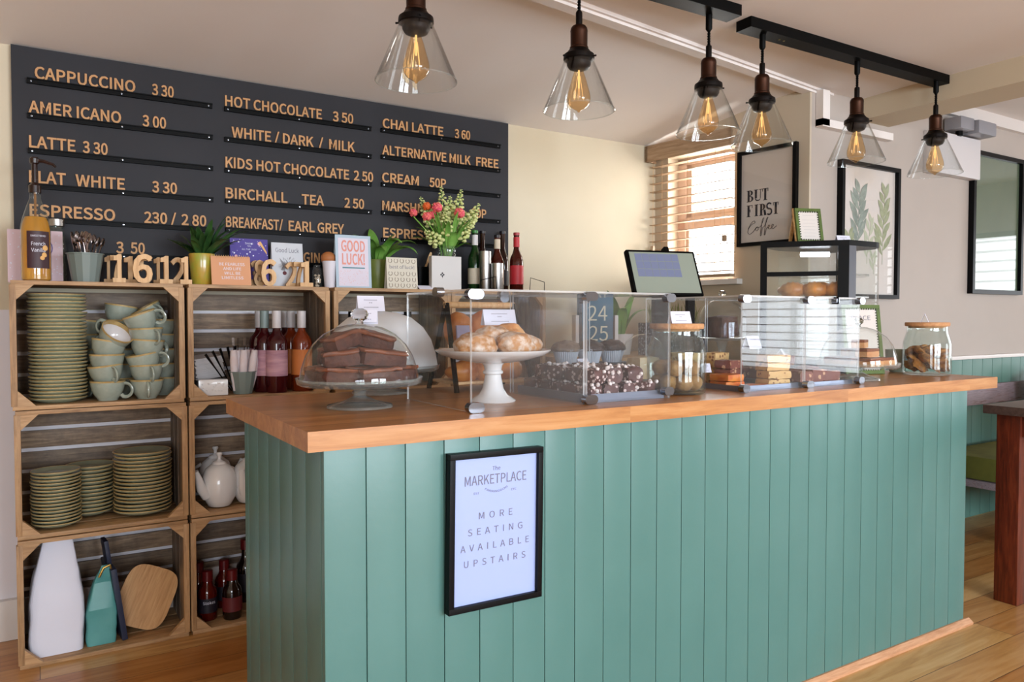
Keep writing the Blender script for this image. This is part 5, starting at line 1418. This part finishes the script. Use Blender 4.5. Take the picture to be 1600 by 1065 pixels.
for c_ in range(2):
    b = B(); b.rock(-.036, .036, -.030, .030, 0, .034, .005, 55, 4, c_ + 130)
    tag(b.obj('crumble_bar', m_crumb, None, (2.115 + c_ * .085, 1.70 + .04 * c_, ZC + .058), (radians(8), 0, random.uniform(-.4, .4)), angle=60), 'fruit crumble bar in the rightmost case, top layer, ' + ['left', 'right'][c_], 'crumble bar', 'crumble bars in the rightmost case')
tent('tent_card', 'white card tilted at the left side of the fruit crumble bars', 2.09, 1.66, ZC + 0.075, 0.07, 0.05, radians(35), 35)

# tall cloche behind the third case
cl_ = thing('glass_cloche', 'tall clear glass cloche with knob on a pedestal behind the oat slices', 'cake dome', (2.232, 2.045, ZC))
B().lathe([(0, 0.012), (0.055, 0.006), (0.057, 0.001), (0.06, 0.004), (0.03, 0.016), (0.014, 0.03), (0.018, 0.06), (0.012, 0.09), (0.02, 0.125), (0.03, 0.135)], 32).obj('pedestal', m_stand, cl_)
B().lathe([(0, 0.135), (0.095, 0.135), (0.098, 0.145), (0.09, 0.141), (0, 0.141)], 40).obj('dish', m_stand, cl_)
B().lathe([(0.089, 0.143), (0.089, 0.2), (0.084, 0.235), (0.068, 0.265), (0.04, 0.283), (0.012, 0.289)], 44).obj('cover', m_dome, cl_, angle=80)
B().lathe([(0.008, 0.288), (0.007, 0.296), (0.014, 0.304), (0.015, 0.312), (0.009, 0.322), (0, 0.324)], 20).obj('knob', m_solidglass, cl_)
b = B(); b.rock(-.05, .05, -.045, .045, 0, .085, .006, 40, 4, 3, rnd=.4); tag(b.obj('chocolate_cake', m_brown, None, (2.232, 2.045, ZC + .1415), angle=60), 'dark chocolate cake under the tall cloche', 'cake')

# right end: domed bread, blue heart cup, framed notice, biscuit jar
dx_, dy_ = 2.468, 1.632
cake_stand('glass_cake_stand', 'footed glass stand at the right of the cases under square toast bars', dx_, dy_, 0.138, 0.050, 0.075, m_stand)
rd = thing('glass_dome', 'clear glass dome over the toast bars at the right of the cases', 'cake dome', (dx_, dy_, ZC + 0.0545))
B().lathe([(0.128, 0.0), (0.128, 0.010), (0.124, 0.035), (0.112, 0.070), (0.092, 0.098), (0.062, 0.120), (0.030, 0.131), (0.010, 0.133)], 56).obj('cover', m_dome, rd, angle=80)
B().lathe([(0.008, 0.132), (0.008, 0.14), (0.017, 0.148), (0.018, 0.156), (0.01, 0.164), (0, 0.165)], 20).obj('knob', m_solidglass, rd)
m_toast = mat('toasted_sponge', '#b87a48', 0.6, col2='#d5a472', scale=12, bump=.3); m_tdark = mat('dark_toasted_side', '#7a3f1c', 0.6, bump=.3)
for i, (dx, dy, dz, a, lab) in enumerate(((-.03, -.07, 0, 5, 'lower front left'), (.055, -.055, 0, -12, 'lower front right'), (-.04, .02, 0, 80, 'lower middle left'), (.06, .035, 0, 70, 'lower middle right'), (0, .085, 0, 0, 'lower back'), (.0, -.035, .031, 8, 'upper front'), (.03, .03, .031, -20, 'upper back'), (.01, .0, .062, 25, 'topmost'))):
    t = thing('toast_bar', 'toasted sponge bar under the right glass dome, ' + lab, 'cake bar', (dx_ + dx, dy_ + dy, ZC + .0512 + dz), radians(a), 'sponge bars under the right dome')
    B().rock(-.045, .045, -.022, .022, 0, .020, .0015, 40, 3, i, rnd=.1).obj('sponge', m_toast, t, angle=60); B().rock(-.045, .045, -.022, .022, .0195, .029, .002, 40, 3, i, rnd=.1).obj('dark_top', m_tdark, t, angle=60)
hc = thing('heart_cup', 'small white cup with a dark blue heart between right dome and biscuit jar', 'cup', (2.968, 1.79, ZC), radians(-20))
B().lathe([(0, 0), (0.024, 0), (0.026, 0.003), (0.037, 0.03), (0.0425, 0.07), (0.043, 0.092), (0.040, 0.092), (0.038, 0.07), (0.03, 0.02), (0, 0.008)], 36).obj('body', mat('pale_green_china', '#aab3a5', 0.3), hc)
b = B(); pts = []
for k in range(26):
    a = 2 * pi * k / 26; pts.append((.0016 * 16 * sin(a) ** 3, .0017 * (13 * cos(a) - 5 * cos(2 * a) - 2 * cos(3 * a) - cos(4 * a))))
vs = []
for (hx, hz) in pts:
    z = .058 + hz; R = .0445 if z > .06 else .0435 - (.06 - z) * .12; an = radians(-62) + hx / R; vs.append(b.bm.verts.new((R * cos(an), R * sin(an), z)))
cv = b.bm.verts.new((.0445 * cos(radians(-62)), .0445 * sin(radians(-62)), .058))
for k in range(26): b.bm.faces.new((vs[k], vs[(k + 1) % 26], cv))
b.obj('blue_heart', mat('navy_heart', '#26304f', 0.35), hc)
h = B(); h.tube([(.040, 0, .075), (.058, 0, .072), (.064, 0, .05), (.055, 0, .03), (.034, 0, .028)], .0045, 8); h.obj('handle', mat('pale_green_handle', '#aab3a5', 0.3), hc)

def olive_frame(name, label, x, y, z, w, h, rz, lean, words, legs=True, t=0.014):
    """a leaning display frame with a toothed olive border"""
    f = thing(name, label, 'sign', (x, y, z), rz)
    M = RX(radians(-lean)); m_ol = mat('olive_frame', '#566b2c', 0.5, col2='#4a5c25', scale=30)
    b = B()
    for q in ((-w, w, 0, t), (-w, w, h - t, h), (-w, -w + t, t, h - t), (w - t, w, t, h - t)): b.box(q[0], q[1], -0.008, 0.004, q[2], q[3], m=M)
    b.obj('border', m_ol, f, smooth=False)
    b = B(); k = -w + .006
    while k < w - .004:
        for zz in (t + .002, h - t - .002): b.box(k - .002, k + .002, -0.0085, -0.004, zz - .003, zz + .003, m=M)
        k += .0105
    k = t + .006
    while k < h - t:
        for xx in (-w + t + .002, w - t - .002): b.box(xx - .003, xx + .003, -0.0085, -0.004, k - .002, k + .002, m=M)
        k += .0105
    b.obj('toothed_edge', mat('dark_olive', '#39481c', 0.5), f, smooth=False)
    sh_ = B().box(-w + t, w - t, -0.004, -0.001, t, h - t, m=M).obj('sheet', m_paper, f, smooth=False)
    b = B()
    for s, zz, cp_, wd in words: 
        q = B(); q.text(s, (0, -0.0045, zz), cp_, wd, align='c', depth=0.0004); q.xf(M); me = bpy.data.meshes.new('l'); q.bm.to_mesh(me); q.bm.free(); b.bm.from_mesh(me); bpy.data.meshes.remove(me)
    b.obj('lettering', m_inkg, sh_, smooth=False)
    if legs:
        for sx in (-1, 1):
            b = B(); tp_ = M @ Vector((0, 0.004, h * .98)); b.box(sx * (w - .008) - .006, sx * (w - .008) + .006, -.004, .004, -h * 0.99, 0, m=T(0, tp_.y, tp_.z) @ RX(radians(lean + 4))); b.obj('leg', m_lwx, f, smooth=False)
            b = B(); b.box(sx * w - .004, sx * w + .004, 0.004, .012, 0, h * 1.02, m=M); b.obj('side_rail', m_lwx, f, smooth=False)
    return f
olive_frame('framed_notice', 'white notice in a toothed olive frame behind the right glass dome', 2.744, 1.785, ZC, 0.085, 0.272, radians(-20), 8, [('PLACE', 0.212, .017, .085), ('WINTER', 0.03, .016, .10)], False, .014)

bjx, bjy = 2.929, 1.645
make_jar('large glass jar of broken florentines with wooden lid at the right end of the counter', bjx, bjy)
random.seed(50)
for i in range(21):
    l = i // 7; a = (i % 7) * 1.05 + l * .5; rr = .047 if i % 7 else .0
    b = B(); b.blob((0, 0, 0), (.032, .028, .010), .34, 3.5, 3, seed=i + 70)
    tag(b.obj('florentine_piece', m_flor, None, (bjx + rr * cos(a), bjy + rr * sin(a), ZC + .036 + l * .027), (random.uniform(-.9, .9), random.uniform(-.8, .8), random.uniform(0, 3)), angle=80), 'jagged florentine piece in the right jar, %s layer, %s round' % (['bottom', 'middle', 'top'][l], 'first' if i % 7 == 0 else ORD[i % 7]), 'biscuit', 'florentines in the right jar')
tent('tent_card', 'white tent card on the wooden lid of the right hand biscuit jar', 2.920, 1.65, ZC + 0.2023, 0.058, 0.036, radians(28), 22)

# heated display with rounded glass end
hd = thing('heated_display', 'black framed heated display cabinet with rounded glass end and pastries inside', 'display cabinet', (0, 0, ZC))
L_, R_, S_ = (2.512, 2.10), (2.725, 1.845), (2.90, 1.845)
arc = [(2.90 + .085 * sin(radians(a)), 1.93 - .085 * cos(radians(a))) for a in range(0, 91, 10)]
foot = [L_, R_, S_] + arc[1:] + [(2.985, 2.12), (2.70, 2.16)]
HT = 0.527
B().prism(foot, 0.0, 0.035, 'xy').obj('base', m_blackg, hd, smooth=False)
B().prism(foot, HT - .022, HT, 'xy').obj('top', m_blackg, hd, angle=20)
ux, uy = (R_[0] - L_[0]), (R_[1] - L_[1]); LL = math.hypot(ux, uy); ang = math.atan2(uy, ux)
FM = T(L_[0], L_[1], 0) @ RZ(ang)
for q in ((0, .026), (LL - .040, LL)): B().box(q[0], q[1], 0.0, .022, .035, HT - .022, m=FM).obj('side_post', m_blackg, hd, smooth=False)
B().box(.026, LL - .04, 0.001, .012, HT - .140, HT - .122, m=FM).obj('cross_rail', m_blackg, hd, smooth=False)
B().box(.0, .045, -.001, .012, .035, HT - .022, m=T(R_[0], R_[1], 0)).obj('grey_upright', mat('slate_grey_plastic', '#4c4e56', 0.35), hd, smooth=False)
B().box(.026, LL - .04, .004, .007, .036, HT - .023, m=FM).obj('side_glass', m_dome, hd, smooth=False)
b = B(); path = [(R_[0] + .045, R_[1]), S_] + arc[1:] + [(2.985, 2.12)]
for p, q in zip(path, path[1:]): b.quad((p[0], p[1], .035), (q[0], q[1], .035), (q[0], q[1], HT - .022), (p[0], p[1], HT - .022))
b.obj('curved_glass', m_dome, hd)
inner = [(2.54, 2.095), (2.73, 1.87), (2.89, 1.865), (2.96, 1.93), (2.96, 2.10), (2.70, 2.14)]
B().prism(inner, HT - .138, HT - .130, 'xy').obj('shelf', m_dome, hd, smooth=False); B().prism(inner, .30, .306, 'xy').obj('shelf', m_steel, hd, smooth=False)
B().prism([(2.70, 2.16), (2.985, 2.12), (2.983, 2.115), (2.70, 2.152)], .035, HT - .022, 'xy').obj('rear_glass', m_dome, hd, smooth=False)
B().tube([(2.70, 2.05, HT - .045), (2.79, 1.98, HT - .045)], 0.010, 12).obj('light_tube', glow('display_light_tube', '#eef2ff', 9.0), hd)
for i, (x, y, rz) in enumerate(((2.625, 2.03, -.85), (2.675, 1.965, -.85), (2.735, 1.905, -.7), (2.77, 2.00, .3))):
    o = croissant('glazed pastry on the lower shelf of the heated display, ' + from_left(i), x, y, ZC + .3065, rz, .95); o['group'] = 'pastries in the heated display'; o['category'] = 'pastry'; o.name = 'glazed_pastry'
olive_frame('framed_notice', 'small olive A-frame notice standing on top of the heated display', 2.735, 2.03, ZC + HT + .0003, 0.058, 0.150, radians(-22), 12, [('-' * n_, z_, .006, w_) for n_, z_, w_ in ((7, .118, .05), (9, .098, .058), (8, .084, .052), (9, .070, .056), (8, .056, .05), (9, .042, .058), (7, .028, .046))], True, .012)
tent('tent_card', 'lilac white tent card at the right on top of the heated display', 2.872, 1.975, ZC + HT + .0003, 0.062, 0.04, radians(-20), 26)

# till screen on a stand, receipt printer
ti = thing('till_screen', 'tilted touch screen till with pale grey buttons on a short stand', 'till', (1.965, 2.075, ZC), radians(-14))
M = T(0, 0, 0.385) @ RX(radians(-24)); w, h = 0.142, 0.185
B().box(-w, w, 0, 0.022, -h / 2, h / 2, 0.006, m=M).obj('housing', m_black, ti)
scr_ = B().box(-w + .010, w - .010, -0.0012, 0.0004, -h / 2 + .010, h / 2 - .010, m=M).obj('screen', mat('lit_grey_screen', '#7c8378', 0.25, emit='#8f978a', estr=0.22), ti, smooth=False)
b = B()
for r_ in range(3):
    for c_ in range(6): b.box(-.112 + c_ * .030, -.112 + c_ * .030 + .0285, -0.0018, -0.001, .046 - r_ * .032, .046 - r_ * .032 + .030, m=M)
b.obj('key_grid', mat('lit_blue_keys', '#686f88', 0.3, emit='#70789a', estr=0.15), scr_, smooth=False)
B().box(-.03, .03, 0.02, .05, 0.02, 0.36, 0.004).obj('stand', m_black, ti); B().box(-.08, .08, -.04, .09, 0, .02, .004).obj('foot', m_black, ti)
B().box(.032, .05, 0.02, .045, h / 2 - .005, h / 2 + .028, m=M).obj('camera', m_black, ti, smooth=False)
B().box(.110, .166, 0.03, .10, .30, .365, .006).box(.12, .15, .04, .06, 0.02, .30).obj('card_reader', m_black, ti)

# back work surface under the window with plants and the 24 25 box
bk = thing('back_counter', 'staff work surface along the wall under the small window', 'counter', (2.0, 2.62, 0))
B().box(0, .88, 0, .50, .90, .935, .003).obj('surface', m_lwx, bk); B().box(.02, .86, .03, .49, 0, .90).obj('carcass', m_wallw, bk, smooth=False)
bxx = thing('blue_box', 'dark blue upright box printed 24 and 25 held between white bookends', 'box', (2.213, 2.80, .9353), radians(-20))
B().box(-.082, .082, -.02, .02, 0, .290, .002).obj('cover', mat('petrol_blue_card', '#31627c', 0.5, col2='#345f74', scale=9), bxx)
B().box(-.083, -.070, -.0208, -.019, 0, .290).obj('dark_spine', mat('dark_navy_spine', '#141f2e', 0.5), bxx, smooth=False)
b = B(); b.text('24', (.006, -.0204, .165), .068, .092, align='c', depth=.001); b.text('25', (.01, -.0204, .072), .068, .092, align='c', depth=.001); b.obj('numbers', mat('cream_print', '#d9d2ba', 0.5), bxx, smooth=False)
for sx in (-1, 1): B().box(sx * .095 - .008, sx * .095 + .008, -.03, .03, 0, .19, .001).obj('bookend', m_trimw, bxx)
tr_ = thing('stone_planter', 'speckled grey stone trough planter with grassy herbs behind the till', 'planter', (2.64, 2.72, .9353))
B().box(-.19, .17, -.05, .05, 0, .155, .004).obj('trough', speckle('speckled_stone', '#3f4047', '#8a8f98', 90, .4, base2='#55565c'), tr_)
b = B(); random.seed(60)
for i in range(70):
    hd_ = random.uniform(0, 6.28); leaf(b, (random.uniform(-.17, .15), random.uniform(-.035, .035), .152), hd_, random.uniform(.06, .13), .007, radians(random.uniform(55, 85)), radians(random.uniform(10, 60)), 5)
b.obj('herbs', mat('dry_green_herbs', '#70783f', 0.6, col2='#8f8450', scale=20, var=.2), tr_, angle=80)
ap = thing('potted_plant', 'leafy green plant in a pale pot to the left of the till screen', 'plant', (2.42, 2.86, .9353))
B().lathe([(0, 0), (.045, 0), (.06, .10), (.055, .10), (.05, .09), (0, .09)], 28).obj('pot', m_paper, ap)
b = B()
for hd_, ln, wd, ri, dr in ((-2.8, .26, .05, 78, 60), (-2.2, .22, .05, 70, 100), (0.2, .26, .045, 80, 60), (1.2, .22, .05, 75, 80), (-.8, .20, .05, 75, 110), (2.5, .24, .05, 80, 70), (-1.5, .2, .045, 84, 60)): leaf(b, (.01 * cos(hd_), .01 * sin(hd_), .09), hd_, ln, wd, radians(ri), radians(dr), 10)
b.obj('foliage', m_leaf, ap, angle=80)

# ------------------------------------------------------------------ pendant lights on two ceiling bars
def pendant_bar(label, x0, x1, y0, y1):
    t = thing('ceiling_light_bar', label, 'light bar', ((x0 + x1) / 2, (y0 + y1) / 2, 2.1645), math.atan2(y1 - y0, x1 - x0))
    L2 = math.hypot(x1 - x0, y1 - y0) / 2
    B().box(-L2, L2, -.034, .034, -.037, 0, .001).obj('bar', m_black, t, smooth=False)
    b = B()
    for sx in (-.35, -.33): b.lathe([(0, -.0385), (.004, -.0385), (.004, -.037)], 8, c=(sx * L2 / .5, 0, 0))
    b.obj('screws', mat('brass_screw', '#a08a55', 0.3, 1.0), t)
    return t
pendant_bar('long black ceiling bar at the left carrying three glass pendant lights', 0.77, 2.035, 1.842, 1.822)
pendant_bar('long black ceiling bar at the right carrying three glass pendant lights', 2.135, 3.385, 1.868, 1.852)
def make_pendant():
    t = thing('pendant_light', 'p', 'pendant light', (0, 0, 0), 0, 'clear glass cone pendants over the counter')
    zb = 2.127
    B().lathe([(0, zb), (.011, zb), (.011, zb - .045), (.007, zb - .052), (0, zb - .052)], 14).obj('cord_grip', m_black, t)
    b = B()
    for ph in (0, pi): b.tube([(.0028 * cos(ph + k * .8), .0028 * sin(ph + k * .8), zb - .05 - k * .0022) for k in range(int((zb - .05 - 2.015) / .0022) + 1)], .0030, 6)
    b.obj('twisted_cord', m_black, t)
    B().lathe([(0, 2.026), (.009, 2.026), (.010, 2.022), (.010, 1.985), (.014, 1.981)], 18).obj('top_cap', m_dbronze, t)
    B().lathe([(.009, 1.985), (.020, 1.983), (.0245, 1.977), (.0262, 1.968), (.0255, 1.965), (.0255, 1.922), (.028, 1.920), (.028, 1.915), (.024, 1.913)], 28).obj('socket', m_bronze, t, angle=40)
    co_ = B().lathe([(.022, 1.916), (.031, 1.912), (.036, 1.905), (.0455, 1.898), (.0465, 1.892), (.0465, 1.884), (.040, 1.880), (.036, 1.876), (.036, 1.868), (.030, 1.858), (.018, 1.853), (0, 1.853)], 32).obj('shade_collar', m_dbronze, t, angle=40)
    b = B()
    for a in (0.3, 2.4, 4.5): b.tube([(.044 * cos(a), .044 * sin(a), 1.888), (.056 * cos(a), .056 * sin(a), 1.888)], [.002, .003], 8)
    b.obj('thumb_screws', m_dbronze, co_)
    gs_ = B().lathe([(.041, 1.893), (.044, 1.882), (.1075, 1.733), (.1075, 1.7315), (.1055, 1.7325), (.042, 1.8815), (.039, 1.893)], 56).obj('glass_shade', m_shade, t, angle=80)
    B().lathe([(.1066, 1.7310), (.1082, 1.7320), (.1082, 1.7345), (.1066, 1.7345)], 56).obj('shade_rim', m_stand, gs_)
    bp = [(.013, 1.856), (.015, 1.846), (.020, 1.832), (.0275, 1.805), (.0335, 1.784), (.0355, 1.770), (.0335, 1.757), (.026, 1.745), (.014, 1.737), (.006, 1.733), (.003, 1.728), (0, 1.7275)]
    bu_ = B().lathe(bp, 32).obj('bulb', m_bulb, t, angle=80)
    b = B()
    for k in range(4):
        a = k * pi / 2; r = .010
        b.tube([(.004 * cos(a), .004 * sin(a), 1.835), (.014 * cos(a + .4), .014 * sin(a + .4), 1.765), (.004 * cos(a + .8), .004 * sin(a + .8), 1.835)], .0006, 5)
    b.tube([(0, 0, 1.855), (0, 0, 1.80)], .0025, 6)
    b.obj('filament', m_fil, bu_)
    return t
m_fil = glow('warm_filament', '#ffcf8f', 1.6)
pd = make_pendant()
for i, (x, y, lab) in enumerate(((0.862, 1.848, 'clear glass cone pendant nearest to the menu board, leftmost of six'), (1.396, 1.848, 'clear glass cone pendant second from the left, right of the menu board'), (1.938, 1.844, 'clear glass cone pendant third from the left, before the blind'),
        (2.232, 1.866, 'clear glass cone pendant at the left end of the right bar'), (2.784, 1.860, 'clear glass cone pendant in the middle of the right bar'), (3.300, 1.832, 'clear glass cone pendant rightmost of six, beside the emergency light'))):
    if i == 0: pd.location = (x, y, 0); pd['label'] = lab
    else: dup(pd, (x, y, 0), i * .7, lab)

# ------------------------------------------------------------------ framed posters
def poster(label, M, w, h, t=0.017, dp=0.025, sheet=None):
    p = thing('framed_poster', label, 'poster')
    p.matrix_world = M
    b = B(); b.box(0, w, -dp, 0, h - t, h).box(0, w, -dp, 0, 0, t).box(0, t, -dp, 0, t, h - t).box(w - t, w, -dp, 0, t, h - t)
    b.obj('frame', m_frame, p, smooth=False)
    ps_ = B().box(t, w - t, -.010, -.002, t, h - t).obj('print_sheet', sheet or m_paper, p, smooth=False)
    B().box(t, w - t, -.0155, -.0135, t, h - t).obj('glazing', m_pglass, p, smooth=False)
    return ps_
# but first coffee, on the side wall (local x runs towards the room, faces the counter)
MS = SW @ T(.540, -.001, 1.462) @ Matrix.Identity(4)
ps = poster('black framed poster reading but first coffee beside the small window', MS, .316, .462)
b = B(); yy = -.0104
def serif(s, x, z, cap, wd):
    """thick-and-thin capitals with slab feet"""
    n = len(s); cw = wd / n
    for i, ch in enumerate(s):
        x0 = x + i * cw; x1 = x0 + cw * .78; th = cap * .20; tn = cap * .05
        def st(a, c, z0=0, z1=1): b.box(a, c, yy - .0006, yy, z + cap * z0, z + cap * z1)
        def ser(a, zz): b.box(a - th * .45, a + th * 1.45, yy - .0006, yy, z + (0 if zz == 0 else cap - tn), z + (tn if zz == 0 else cap))
        def arcs(z0, z1, xl, xr):
            zc, rz = z + cap * (z0 + z1) / 2, cap * (z1 - z0) / 2; pts = [(xl + (xr - xl) * cos(radians(q)), zc + rz * sin(radians(q))) for q in range(-90, 91, 15)]; inn = [(xl + (xr - xl - th) * cos(radians(q)), zc + (rz - tn) * sin(radians(q))) for q in range(-90, 91, 15)]
            for k in range(len(pts) - 1): b.quad((pts[k][0], yy - .0006, pts[k][1]), (pts[k + 1][0], yy - .0006, pts[k + 1][1]), (inn[k + 1][0], yy - .0006, inn[k + 1][1]), (inn[k][0], yy - .0006, inn[k][1]))
        if ch in 'BRFI': 
            xs_ = x0 + (cw * .25 if ch == 'I' else 0); st(xs_, xs_ + th); ser(xs_, 0); ser(xs_, 1)
        if ch == 'B': arcs(.52, 1, x0 + th, x1 - th * .2); arcs(0, .52, x0 + th, x1 + th * .1)
        if ch == 'R': 
            arcs(.46, 1, x0 + th, x1); b.quad((x0 + th * 1.6, yy - .0006, z + cap * .48), (x0 + th * 2.6, yy - .0006, z + cap * .48), (x1 + th * .6, yy - .0006, z), (x1 - th * .5, yy - .0006, z))
        if ch == 'F':
            st(x0, x1, .95, 1); st(x1 - tn, x1, .75, 1); st(x0, x1 - th, .5, .55); st(x1 - th - tn, x1 - th, .4, .65)
        if ch == 'U':
            st(x0, x0 + th, .25, 1); ser(x0, 1); st(x1 - tn, x1, .25, 1); ser(x1 - tn - th * .2, 1)
            pts = [(x0 + (x1 - x0) * (1 + cos(radians(q))) / 2, z + cap * .27 + cap * .27 * sin(radians(q))) for q in range(180, 361, 15)]
            for k in range(len(pts) - 1):
                f0, f1 = 1 - k / 12, 1 - (k + 1) / 12; g0, g1 = tn + (th - tn) * f0 * .7, tn + (th - tn) * f1 * .7
                b.quad((pts[k][0], yy - .0006, pts[k][1]), (pts[k + 1][0], yy - .0006, pts[k + 1][1]), (pts[k + 1][0], yy - .0006, pts[k + 1][1] + g1), (pts[k][0] , yy - .0006, pts[k][1] + g0))
        if ch == 'T':
            m_ = (x0 + x1) / 2; st(m_ - th / 2, m_ + th / 2); ser(m_ - th / 2, 0); st(x0, x1, .95, 1); st(x0, x0 + tn, .75, 1); st(x1 - tn, x1, .75, 1)
        if ch == 'S':
            pts = []
            for q in range(40, 271, 20): pts.append((x0 + (x1 - x0) * (.5 + .45 * cos(radians(q))), z + cap * (.75 + .23 * sin(radians(q)))))
            for q in range(90, -141, -20): pts.append((x0 + (x1 - x0) * (.5 + .48 * cos(radians(q))), z + cap * (.27 + .25 * sin(radians(q)))))
            b.tube([(p_[0], yy - .0003, p_[1]) for p_ in pts], th * .33, 6, flat=1.0)
serif('BUT', .052, .214, .056, .122); serif('FIRST', .052, .142, .056, .176)
b.obj('serif_lettering', m_ink, ps, smooth=False)
sc = [(.052, .082), (.072, .118), (.088, .128), (.090, .115), (.074, .108), (.056, .085), (.052, .060), (.064, .050), (.084, .066), (.098, .086), (.106, .090), (.110, .078), (.104, .066), (.096, .072), (.100, .086), (.112, .086), (.124, .092), (.138, .125), (.142, .140), (.134, .132), (.128, .090), (.122, .038), (.128, .042), (.134, .080), (.146, .092), (.160, .128), (.164, .142), (.156, .132), (.150, .092), (.144, .040), (.150, .044), (.156, .076), (.166, .078), (.174, .090), (.168, .094), (.164, .080), (.172, .070), (.186, .078), (.194, .092), (.188, .096), (.184, .082), (.192, .070), (.214, .088)]
# smooth the pen stroke
sm = []
for i in range(len(sc) - 1):
    p0, p1, p2, p3 = sc[max(i - 1, 0)], sc[i], sc[i + 1], sc[min(i + 2, len(sc) - 1)]
    for k in range(5):
        u = k / 5; sm.append(tuple(.5 * (2 * p1[j] + (p2[j] - p0[j]) * u + (2 * p0[j] - 5 * p1[j] + 4 * p2[j] - p3[j]) * u * u + (3 * p1[j] - p0[j] - 3 * p2[j] + p3[j]) * u ** 3) for j in (0, 1)))
B().tube([(.005 + x * .98, yy - .0006, .018 + z * .80) for x, z in sm], .0011, 5).obj('handwritten_coffee', m_ink, ps)

# botanical print on the end wall
pb = poster('black framed botanical print of grey green leaf sprigs on the end wall', T(3.215, 2.244, 1.207), .472, .650, .020, .030)
def sprig(b, x, z, hgt, n, ln, wd, lean=0.0, seed=1):
    random.seed(seed); pts = []
    for k in range(14): t = k / 13; pts.append((x + lean * t * t, -.0104, z + hgt * t))
    b.tube(pts, .0014, 5)
    for k in range(n):
        t = .12 + .86 * k / n; s_ = 1 if k % 2 else -1; bx, bz = x + lean * t * t, z + hgt * t; an = radians(90 - s_ * random.uniform(20, 46)); L = ln * (1 - .35 * t) * random.uniform(.85, 1.15)
        o_ = []
        for q in range(9): u = q / 8; o_.append((bx + cos(an) * L * u - sin(an) * wd * sin(pi * u) * .5, bz + sin(an) * L * u + cos(an) * wd * sin(pi * u) * .5))
        for q in range(7, 0, -1): u = q / 8; o_.append((bx + cos(an) * L * u + sin(an) * wd * sin(pi * u) * .5, bz + sin(an) * L * u - cos(an) * wd * sin(pi * u) * .5))
        vs_ = [b.bm.verts.new((p_[0], -.0105 - .00015 * k, p_[1])) for p_ in o_]; b.bm.faces.new(vs_)
b = B(); sprig(b, .150, .22, .31, 13, .135, .034, .012, 3); b.obj('dark_sprig', mat('grey_green_print', '#75827a', 0.6, col2='#95a197', scale=20), pb, smooth=False)
b = B(); sprig(b, .350, .17, .37, 15, .115, .030, .02, 5); sprig(b, .085, .20, .10, 6, .085, .026, -.01, 6); b.obj('olive_sprig', mat('olive_print', '#87906f', 0.6, col2='#a2a98a', scale=20), pb, smooth=False)
b = B(); sprig(b, .225, .17, .22, 9, .09, .022, .04, 8); sprig(b, .28, .12, .14, 6, .08, .020, -.04, 9); b.obj('pale_sprig', mat('pale_green_print', '#b3b9a2', 0.6), pb, smooth=False)

# dark glazed picture at the far right, green reflection painted into its sheet
pq = poster('large black framed dark picture with painted green reflection under reflecting glass at the far right', T(4.385, 2.244, 1.248), .560, .790, .024, .030, mat('sheet_green_reflection', '#566650', 0.5, col2='#606f58', scale=3))

# ------------------------------------------------------------------ emergency light, bench, cushion, table
em = thing('emergency_light', 'white wall box with two grey swivelling emergency lamp heads above it', 'emergency light', (3.93, 2.2445, 1.868))
B().box(0, .475, -.05, 0, 0, .215, .006).obj('box', mat('white_plastic', '#c9c5c6', 0.4), em)
m_gp = mat('grey_lamp_plastic', '#85858b', 0.35)
B().box(.175, .31, -.10, -.01, .235, .30, .012).obj('lamp_head', m_gp, em); B().box(.315, .50, -.12, -.02, .222, .295, .016).obj('lamp_head', m_gp, em)
B().tube([(.25, -.05, .21), (.25, -.05, .24)], .018, 12).tube([(.25, -.05, .25), (.36, -.06, .25)], .014, 10).obj('bracket', m_black, em)
bn = thing('bench', 'long wooden bench with olive seat pad along the boarded end wall', 'bench', (3.95, 2.226, 0))
B().box(0, 2.6, -.030, -.004, .632, .742, .004).obj('back_rail', m_paintw, bn)
for x in (.10, 1.3, 2.5): B().box(x, x + .05, -.045, -.03, .30, .742, .003).obj('back_post', m_paintw, bn)
B().box(0, 2.6, -.50, -.03, .270, .305, .004).obj('seat_board', m_paintw, bn)
B().box(0, 2.6, -.52, -.50, .205, .30, .004).obj('front_rail', m_paintw, bn)
B().box(.01, 2.59, -.515, -.05, .306, .425, .025).obj('seat_pad', mat('olive_velvet', '#6a6a2a', 0.8, col2='#55561f', scale=5), bn)
for x in (.05, 1.25, 2.45):
    for y in (-.49, -.10): B().box(x, x + .06, y, y + .06, 0, .27, .003).obj('leg', m_paintw, bn)
cu = B(); cu.blob((0, 0, .17), (.19, .07, .19), .03, 2, 4)
for v in cu.bm.verts:
    v.co.x = math.copysign(min(.17, abs(v.co.x) * 1.25), v.co.x); v.co.z = .17 + math.copysign(min(.165, abs(v.co.z - .17) * 1.25), v.co.z - .17)
tag(cu.obj('cushion', mat('olive_cushion', '#8b8a55', 0.85, bump=.1), None, (5.02, 2.02, .50), (radians(-12), radians(-14), 0), angle=80), 'olive cushion leaning on the bench back at the right edge', 'cushion')
tb_ = thing('dining_table', 'dark table with thick red brown legs right of the counter end', 'table', (3.16, 0.70, 0))
B().box(0, 1.3, 0, .850, .738, .772, .004).obj('table_top', mat('dark_table_top', '#5d4a44', 0.35, col2='#4a3a35', scale=6, stretch=(1, 10, 10)), tb_)
for x in (.035, 1.18):
    for y in (.035, .73): B().box(x, x + .085, y, y + .085, 0, .738, .005).obj('leg', m_dkwood, tb_)
B().box(.06, 1.24, .05, .07, .655, .738).box(.06, 1.24, .78, .80, .655, .738).box(.05, .07, .07, .78, .655, .738).box(1.22, 1.24, .07, .78, .655, .738).obj('apron', m_dkwood, tb_, smooth=False)
